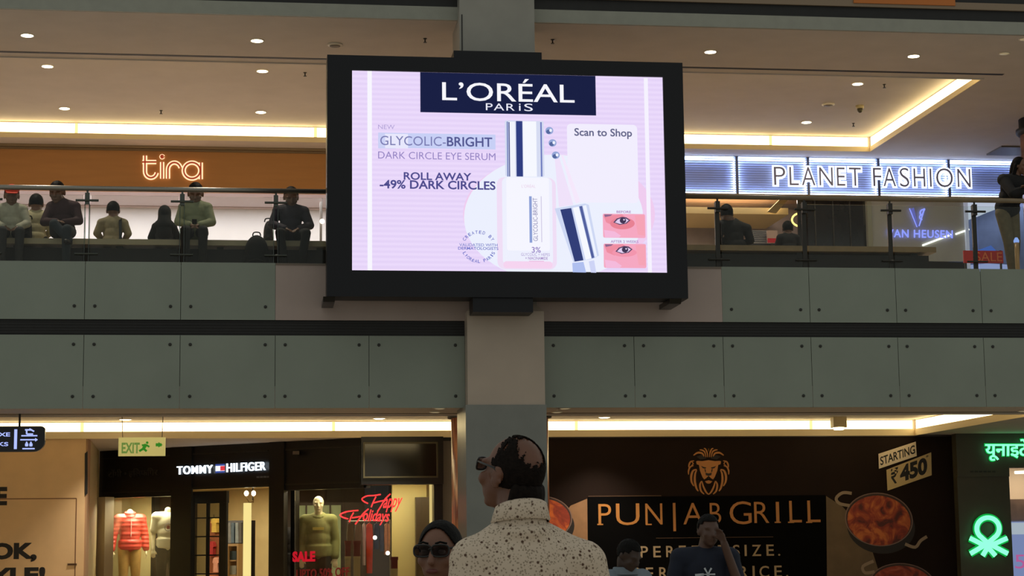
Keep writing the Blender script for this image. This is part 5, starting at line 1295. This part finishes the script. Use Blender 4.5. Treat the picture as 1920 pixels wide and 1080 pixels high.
# wayfinding sign hanging from the soffit
YWF = 28.6
wf = thing('wayfinding_sign', (P(30, 846, YWF).x, YWF, P(30, 846, YWF).z), 'hanging black direction sign with blue-white pictograms', 'sign')
x1_, z0_, z1_ = P(84, 824, YWF).x, P(40, 847, YWF).z, P(40, 799, YWF).z
r_ = .16; pts = [(P(-120, 824, YWF).x, YWF, z0_)]+[(x1_-.16+.16*math.cos(math.radians(a)), YWF, z0_+.16+.16*math.sin(math.radians(a))) for a in range(-90, 1, 15)]+[(x1_-.06+.06*math.cos(math.radians(a)), YWF, z1_-.06+.06*math.sin(math.radians(a))) for a in range(0, 91, 15)]+[(P(-120, 824, YWF).x, YWF, z1_)]
MB().prism(pts, (0, .1, 0)).build('board', M('sign_black', (18, 18, 26), .3), wf)
pw = plane(YWF-.004); m_wf = E('pictogram', (170, 185, 255), 1.15)
lettering('lettering', 'LUXE', (-22, 811, 19, 818.5), pw, m_wf, wf, .02, .004); lettering('lettering', 'KS', (-4, 829, 15.5, 836.5), pw, m_wf, wf, .02, .004)
MB().prism(rpoly(pw, 26.5, 805, 32, 842), (0, -.004, 0)).build('divider', m_wf, wf)
for y in (817, 824.5): MB().prism(rpoly(pw, 38 if y > 820 else 40, y-1.2, 70, y+1.2), (0, -.004, 0)).build('arrow_bar', m_wf, wf)
MB().prism([pw(*p) for p in ((66, 821), (71, 824.5), (66, 828))], (0, -.004, 0)).build('arrow_head', m_wf, wf)
for a, b in (((47, 806), (60, 806)), ((55, 804), (64, 809)), ((50, 807), (50, 814)), ((50, 814), (62, 814))): MB().ribbon([pw(*a), pw(*b)], .022, (0, -.004, 0)).build('pictogram', m_wf, wf)
for xx in (50, 58): MB().prism(rpoly(pw, xx-3, 831, xx+3, 837, 1.5), (0, -.004, 0)).build('pictogram', m_wf, wf); MB().prism(epoly(pw, xx, 829.6, 1.6, 1.6, 12), (0, -.004, 0)).build('pictogram', m_wf, wf)
MB().prism(rpoly(pw, 42, 840, 65, 842.5), (0, -.004, 0)).build('pictogram', m_wf, wf)
zr2 = ZCL-.001
for px_ in (36, -70): MB().tube([(P(px_, 790, YWF).x, YWF+.05, z1_), (P(px_, 790, YWF).x, YWF+.05, zr2)], .016, 8).build('rod', m_dark, wf)
# green exit sign on two wires
YEX = 31.0
ex = thing('exit_sign', (P(266, 855, YEX).x, YEX, P(266, 855, YEX).z), 'pale yellow-green emergency exit sign hanging on two wires', 'sign')
pe = plane(YEX)
MB().prism(rpoly(pe, 222, 820, 310, 855), (0, .06, 0)).build('panel', M('exit_panel', (190, 184, 128), .4, emit=.40, ecol=(206, 196, 120)), ex)
pe2 = plane(YEX-.003); m_eg = E('exit_green', (70, 170, 50), .5)
lettering('print', 'EXIT', (228, 830, 262, 850), pe2, E('exit_green_dim', (140, 176, 84), .5), ex, .03, .002)
MB().ribbon([pe2(*p) for p in ((292, 834), (303, 834))], .05, (0, -.003, 0)).build('arrow', m_eg, ex); MB().prism([pe2(*p) for p in ((297, 829), (305, 834), (297, 839))], (0, -.003, 0)).build('arrow', m_eg, ex)
run = MB().prism(epoly(pe2, 276, 830, 2.4, 2.4, 12), (0, -.003, 0))
for a, b, w__ in (((274, 833), (269, 841), .05), ((274, 834), (280, 838), .03), ((274, 834), (266, 835), .03), ((269, 841), (275, 846), .035), ((269, 841), (261, 846), .035)): run.ribbon([pe2(*a), pe2(*b)], w__, (0, -.003, 0))
run.build('running_figure', m_eg, ex)
ztx = ZCL+.30
for xa_, xb_ in ((230, 228), (304, 306)): MB().tube([P(xa_, 820, YEX+.03), Vector((P(xb_, 780, YEX+.03).x, YEX+.03, ztx))], .006, 6).build('wire', m_dark, ex)

# ================================================================== ROUND COLUMN BEHIND THE SQUARE ONE
mrc = bpy.data.materials.new('red_lit_column'); mrc.use_nodes = True; b = mrc.node_tree.nodes['Principled BSDF']
nt = mrc.node_tree; tc = nt.nodes.new('ShaderNodeTexCoord'); nz = nt.nodes.new('ShaderNodeTexNoise'); nz.inputs['Scale'].default_value = 2.5; mpn = nt.nodes.new('ShaderNodeMapping'); mpn.inputs['Scale'].default_value = (4, 4, .8); r = nt.nodes.new('ShaderNodeValToRGB')
r.color_ramp.elements[0].color = (*S(120, 44, 34), 1); r.color_ramp.elements[1].color = (*S(206, 140, 104), 1); r.color_ramp.elements[0].position = .4; r.color_ramp.elements[1].position = .62  # reddish glow put into the column's base colour
nt.links.new(tc.outputs['Object'], mpn.inputs[0]); nt.links.new(mpn.outputs[0], nz.inputs['Vector']); nt.links.new(nz.outputs['Fac'], r.inputs[0]); nt.links.new(r.outputs[0], b.inputs['Base Color']); b.inputs['Roughness'].default_value = .3
YRC = 31.5
cx0 = P(938, 900, YRC).x; rr_ = cx0-P(847, 900, YRC).x
rcol = tag(MB().lathe((cx0, YRC, 0), [(rr_, .0), (rr_, ZCL+.12)], 48).build('column_glossy', mrc, None, True), kind='structure')
MB().lathe((cx0, YRC, ZCL), [(rr_+.01, .10), (rr_+.06, .11), (rr_+.06, .2), (rr_+.01, .21), (rr_+.01, .299)], 48).build('cap_ring', m_dark, rcol, True)

# ================================================================== RESTAURANT HOARDING
YPG = YLF+.02
pg = thing('restaurant_hoarding', (P(1400, 1000, YPG).x, YPG, 0), 'dark brown restaurant hoarding with gold lettering, lion emblem and dishes', 'hoarding')
xp0, xp1 = P(930, 950, YPG).x, P(1796, 950, YPG).x
zp1 = ZCL-.03
MB().box(xp0, xp1, YPG, YPG+.1, .001, zp1).build('board', M('hoarding_brown', (34, 23, 18), .7, var=.12, scale=1.2, spec=.12), pg)
MB().box(xp0, xp1, YPG-.03, YPG+.1, zp1, ZCL-.002).build('top_rail', M('hoarding_rail', (58, 42, 30), .4), pg)
LP = [0]
def pgl():
    LP[0] += 1
    return plane(YPG-.001*LP[0])
m_gold = M('gold_print', (196, 130, 62), .5); m_cr = M('cream_print', (176, 152, 118), .6); m_pb = M('black_field', (9, 8, 8), .8, spec=.05)
def ppoly(name, pts, mat):
    pl = pgl(); return MB().face([pl(*p) for p in pts]).build(name, mat, pg)
MB().face(rpoly(pgl(), 1103, 930, 1551, 1110)).build('black_field', m_pb, pg)
MB().face(rpoly(pgl(), 1103, 929.3, 1240, 930.6)).build('rule', M('rule_brown', (92, 66, 44), .6), pg); MB().face(rpoly(pgl(), 1230, 1007.3, 1450, 1008.3)).build('rule', MATS['rule_brown'], pg)
pl = pgl()
# letters measured one by one
for ch, x0, x1, y0, y1 in (('P', 1122, 1146, 945, 984), ('U', 1155, 1199, 944, 984.5), ('N', 1210, 1242, 944, 983.5), ('I', 1262, 1267, 943, 996), ('A', 1281, 1318, 943, 983), ('B', 1331, 1352, 943, 981.5), ('G', 1368, 1409, 940, 983), ('R', 1414, 1442, 941, 980.5), ('I', 1455, 1461, 941, 979.5), ('L', 1480, 1503, 939, 979.5), ('L', 1514, 1538, 938.5, 979)):
    lettering('print', ch, (x0, y0, x1, y1), pl, m_gold, pg, -.006 if ch not in 'I' else 0.0, .001)
for x in (1122, 1213, 1455, 1480, 1514): MB().face(rpoly(pl, x-2.5, 978, x+9, 980.5) if x > 1300 else rpoly(pl, x-2, 982, x+9, 984.5)).build('serif', m_gold, pg)
pl = pgl()
for w_, x0, x1, y0, y1 in (('P', 1201, 1215, 1024, 1045.5), ('E', 1225, 1239, 1024, 1045), ('R', 1249, 1265, 1023.5, 1044.5), ('F', 1273, 1286, 1023, 1044), ('E', 1297, 1311, 1023, 1044), ('C', 1320, 1338, 1022.5, 1044), ('T', 1346, 1362, 1022, 1043.5), ('S', 1374, 1387, 1021.5, 1043), ('I', 1396, 1400, 1021.5, 1042.5), ('Z', 1410, 1427, 1021.5, 1042.5), ('E', 1437, 1451, 1021, 1042), ('.', 1459, 1463, 1038.5, 1042),
                           ('P', 1186, 1200, 1064, 1086), ('E', 1211, 1225, 1064, 1086), ('R', 1236, 1252, 1063.5, 1085.5), ('F', 1260, 1273, 1063, 1085), ('E', 1284, 1297, 1063, 1085), ('C', 1306, 1322, 1062, 1085), ('T', 1330, 1346, 1062, 1084), ('P', 1361, 1376, 1062, 1084), ('R', 1385, 1403, 1061.5, 1083.5), ('I', 1411, 1415, 1061, 1083), ('C', 1424, 1442, 1061, 1083), ('E', 1452, 1466, 1060.5, 1082), ('.', 1474, 1478, 1078, 1082)):
    lettering('print', w_, (x0, y0, x1, y1), pl, m_cr, pg, .008, .001)
# lion emblem, drawn in crop units (8.307 per picture pixel from 1260,820)
def L_(x, y): return (1260+x/8.307, 820+y/8.307)
pl = pgl()
def lion(pts, wid, mirror=True, mat=None):
    for m_ in ((0, 1) if mirror else (0,)):
        pp = [L_(x if not m_ else 1140-x, y) for x, y in spline(pts, 5)]
        n = len(pp); ws_ = [wid*(.35+.65*math.sin(PI*min(1, max(0, (i+.7)/(n+.4)))))*.010/8.307*10*.12 for i in range(n)]
        MB().ribbon([pl(*p) for p in pp], ws_, (0, -.001, 0)).build('emblem_stroke', mat or m_gold, pg)
for pts, wd_ in (([(500, 300), (470, 250), (400, 240), (335, 280)], 26), ([(530, 310), (510, 230), (470, 200), (430, 195)], 20), ([(556, 310), (548, 240), (520, 180), (495, 172)], 18), ([(570, 165), (572, 200), (568, 225)], 16),
                 ([(345, 365), (290, 380), (265, 430), (262, 470)], 22), ([(335, 440), (285, 460), (258, 520), (258, 580)], 22), ([(385, 500), (330, 520), (300, 600), (305, 690), (340, 760)], 30), ([(385, 510), (360, 570), (355, 680), (380, 790), (410, 838)], 30),
                 ([(460, 680), (435, 740), (450, 830), (500, 885)], 26), ([(465, 680), (490, 770), (530, 850), (570, 890)], 24), ([(300, 370), (330, 410), (300, 440)], 14)):
    lion(pts, wd_)
fc = [(375, 375), (400, 365), (470, 370), (570, 355), (670, 370), (740, 365), (765, 375), (755, 420), (720, 430), (705, 520), (665, 620), (640, 655), (612, 640), (570, 600), (528, 640), (500, 655), (475, 620), (435, 520), (420, 430), (385, 420)]
MB().face([pl(*L_(*p)) for p in fc]).build('emblem_face', m_gold, pg)
pl2 = pgl()
for pts in ([(450, 445), (500, 462), (535, 470), (520, 490), (480, 480)], [(690, 445), (640, 462), (605, 470), (620, 490), (660, 480)], [(520, 550), (570, 562), (620, 550), (612, 590), (575, 600), (574, 650), (566, 650), (565, 600), (528, 590)], [(505, 490), (525, 500), (530, 545), (515, 540)], [(635, 490), (615, 500), (610, 545), (625, 540)], [(380, 300), (470, 270), (540, 330), (440, 345)], [(760, 300), (670, 270), (600, 330), (700, 345)]):
    MB().face([pl2(*L_(*p)) for p in pts]).build('emblem_cutout', M('emblem_dark', (30, 20, 16), .6), pg)  # dark cutouts of the printed emblem
MB().face([pl2(*L_(*p)) for p in ((512, 685), (570, 668), (628, 685), (600, 715), (570, 722), (540, 715))]).build('emblem_chin', m_gold, pg)
# grey-brown trays, copper pans with curry
m_tray = M('tray_print', (104, 84, 58), .6, var=.15, scale=3)
ppoly('tray', [(1549, 930), (1580, 950), (1625, 1000), (1660, 1110), (1551, 1110)], m_tray)
ppoly('tray', [(1070, 948), (1101, 935), (1103, 1110), (1030, 1110), (1030, 1000)], M('tray_print2', (150, 110, 74), .6, var=.1))
def curry(nm, c0, c1):
    if nm in MATS: return MATS[nm]
    m = bpy.data.materials.new(nm); m.use_nodes = True; nt = m.node_tree; b = nt.nodes['Principled BSDF']; tc = nt.nodes.new('ShaderNodeTexCoord'); v = nt.nodes.new('ShaderNodeTexNoise'); v.inputs['Scale'].default_value = 3.6; v.inputs['Detail'].default_value = 4; v.inputs['Distortion'].default_value = 1.2
    r = nt.nodes.new('ShaderNodeValToRGB'); r.color_ramp.elements[0].position = .36; r.color_ramp.elements[0].color = (*S(*c0), 1); r.color_ramp.elements[1].position = .66; r.color_ramp.elements[1].color = (*S(*c1), 1)
    e = r.color_ramp.elements.new(.5); e.color = (*S(150, 52, 26), 1)
    nt.links.new(tc.outputs['Object'], v.inputs['Vector']); nt.links.new(v.outputs['Fac'], r.inputs[0]); nt.links.new(r.outputs[0], b.inputs['Base Color']); b.inputs['Roughness'].default_value = .6; MATS[nm] = m; return m
m_cop = M('copper_print', (128, 100, 88), .5); m_panin = M('pan_inside', (58, 36, 26), .6); m_pans = M('pan_side', (30, 22, 18), .6)
def pan(cx, cy, rx, ry, rot, cur, handles=()):
    ca, sa = math.cos(math.radians(rot)), math.sin(math.radians(rot))
    def e(k, dx=0, dy=0): return [(cx+dx+ca*rx*k*math.cos(2*PI*i/44)-sa*ry*k*math.sin(2*PI*i/44), cy+dy+sa*rx*k*math.cos(2*PI*i/44)+ca*ry*k*math.sin(2*PI*i/44)) for i in range(44)]
    ppoly('pan_side', e(1.0, 4, 14), m_pans); ppoly('pan_rim', e(1.0), m_cop); ppoly('pan_inside', e(.965), m_panin); ppoly('curry', e(.93, 0, 2), cur)
    for a in handles:
        pl = pgl(); MB().ribbon([pl(*p) for p in spline(a, 4)], .06, (0, -.0005, 0)).build('pan_handle', M('handle_print', (150, 128, 104), .5), pg)
pan(1648, 974, 64, 50, 8, curry('curry_orange', (84, 30, 22), (206, 112, 50)), ([(1593, 948), (1574, 944), (1568, 934), (1580, 924), (1597, 925)], [(1697, 1020), (1716, 1026), (1726, 1014), (1738, 1006)]))
pan(1692, 1096, 62, 40, 5, curry('curry_red', (96, 34, 30), (180, 92, 66)), ([(1640, 1072), (1622, 1074), (1618, 1062), (1638, 1052)],))
pan(1016, 972, 57, 42, 0, curry('curry_deep', (110, 40, 16), (206, 100, 36)))
# tilted price tags
def tagp(pts, mat): return ppoly('price_tag', pts, mat)
tagp([(1647, 851), (1717, 828), (1719, 855), (1648, 879)], M('tag_white', (236, 218, 190), .6))
lettering('print', 'STARTING', ((1650, 857), (1715, 834), (1716, 850), (1651, 873)), pgl(), m_tx, pg, .02, .0005)
tagp([(1662, 881), (1746, 848), (1747, 891), (1664, 920)], M('tag_tan', (206, 180, 128), .6))
lettering('print', '\u20b9', ((1670, 880), (1684, 875), (1684, 905), (1671, 909)), pgl(), m_tx, pg, .015, .0005); lettering('print', '450', ((1687, 874), (1738, 856), (1739, 888), (1688, 905)), pgl(), m_tx, pg, .05, .0005)
lettering('print', '*', ((1736, 854), (1741, 852), (1741, 857), (1736, 859)), pgl(), m_tx, pg, .01, .0005)

# ================================================================== SHOP WITH THE GREEN SIGN (right)
YBN = 34.7
xn0, xn1 = P(1797, 950, YBN).x, P(1896, 980, YBN).x
zt_ = P(1850, 818, YBN).z; zw = P(1905, 877, YBN).z; zl_ = P(1850, 894, YBN).z
m_ol = M('olive_panel', (72, 69, 54), .5, var=.06, scale=3)
nw = tag(MB().box(xn0, xn1, YBN, YBN+.2, 0, zl_-.001).build('wall_olive_panel', m_ol), kind='structure')
MB().box(xn0, xn1, YBN-.03, YBN+.2, zl_+.001, ZCL-.002).build('header', m_ol, nw)
MB().box(xn1, XB, YBN-.03, YBN+.2, zw, ZCL-.002).build('header', m_ol, nw)
for k in range(6): MB().prism(rpoly(plane(YBN-.032), 1819+k*8.2, 882.8, 1825.5+k*8.2, 885.8), (0, -.001, 0)).build('small_print', M('olive_print', (44, 42, 36), .6), nw)
gs = thing('shop_sign', (P(1890, 865, YBN).x, YBN-.06, P(1890, 865, YBN).z), 'glowing green Hindi letters on the olive header at the picture\u2019s right border', 'sign')
m_grn = E('green_letter', (120, 255, 180), 1.7); m_gh = E('green_halo', (20, 190, 80), .8)
HB = ((1847, 823.5), (1947, 823.5), (1947, 864), (1847, 864))
txt = '\u092f\u0942\u0928\u093e\u0907\u091f\u0947\u0921'
lettering('letter', txt, HB, plane(YBN-.10), m_grn, gs, .012, .03)
lettering('halo', txt, ((1845, 821.5), (1949, 821.5), (1949, 866), (1845, 866)), plane(YBN-.05), m_gh, gs, .05, .004)
ge = thing('shop_emblem', (P(1853, 1043, YBN).x, YBN-.06, P(1853, 1043, YBN).z), 'glowing green knot emblem with crossed strands on the olive panel', 'sign')
def emb(y_, wd_, mat, nm, th):
    pl = plane(y_)
    MB().ribbon([pl(*p) for p in arcp(1852, 991, 21, 20.5, 228, -48, 30)], wd_, (0, -th, 0)).build(nm, mat, ge)
    for a in ([(1838, 1006), (1852, 1018), (1870, 1028), (1889, 1038)], [(1866, 1006), (1852, 1018), (1836, 1028), (1819, 1038)], [(1818, 1009), (1836, 1018), (1852, 1027), (1866, 1042)], [(1888, 1009), (1868, 1018), (1852, 1027), (1842, 1042)]):
        MB().ribbon([pl(*p) for p in spline(a, 5)], wd_, (0, -th, 0)).build(nm, mat, ge)
emb(YBN-.05, .15, m_gh, 'strand_halo', .004); emb(YBN-.10, .085, m_grn, 'strand', .03)
# lit window at the border
wn = tag(MB().box(xn1, XB, YBN+2.2, YBN+2.3, 0, ZCL-.01).build('wall_bright_shop', M('bright_shop_wall', (226, 200, 170), .6)), kind='structure')
MB().box(xn1+.02, XB, YBN+.06, YBN+.072, .05, zw).build('shop_pane', m_sg, nw)
MB().box(P(1893, 1020, YBN+1.2).x, XB, YBN+1.2, YBN+1.3, 0, P(1905, 978, YBN+1.2).z).build('poster_board', E('poster_blue', (150, 170, 235), .75), wn)
MB().box(P(1893, 990, YBN+1.19).x, XB, YBN+1.18, YBN+1.2, P(1905, 1002, YBN+1.19).z, P(1905, 980, YBN+1.19).z).build('poster_strip', E('poster_pale', (205, 222, 245), .8), wn)
lettering('print', '5', (1903, 1040, 1922, 1066), plane(YBN+1.17), E('poster_pink', (220, 110, 190), .8), wn, .0, .002)
MB().box(P(1896, 960, YBN+1.4).x, XB, YBN+1.5, YBN+2.2, P(1905, 975, YBN+1.5).z, P(1905, 936, YBN+1.5).z).build('shelf_unit', M('shelf_brown', (120, 90, 70), .6, var=.3, scale=4), wn)
MB().tube([P(1903, 886, YBN+1.0), P(1960, 884, YBN+1.0)], .03, 8).build('tube_light', E('shop_tube', (255, 240, 215), 4), wn, True)
area_light('shop_window_light', (P(1935, 900, 36).x, 36, zw+.2), 1.2, .6, 30, (1, .9, .78))

bpy.data.scenes.remove(TMP)
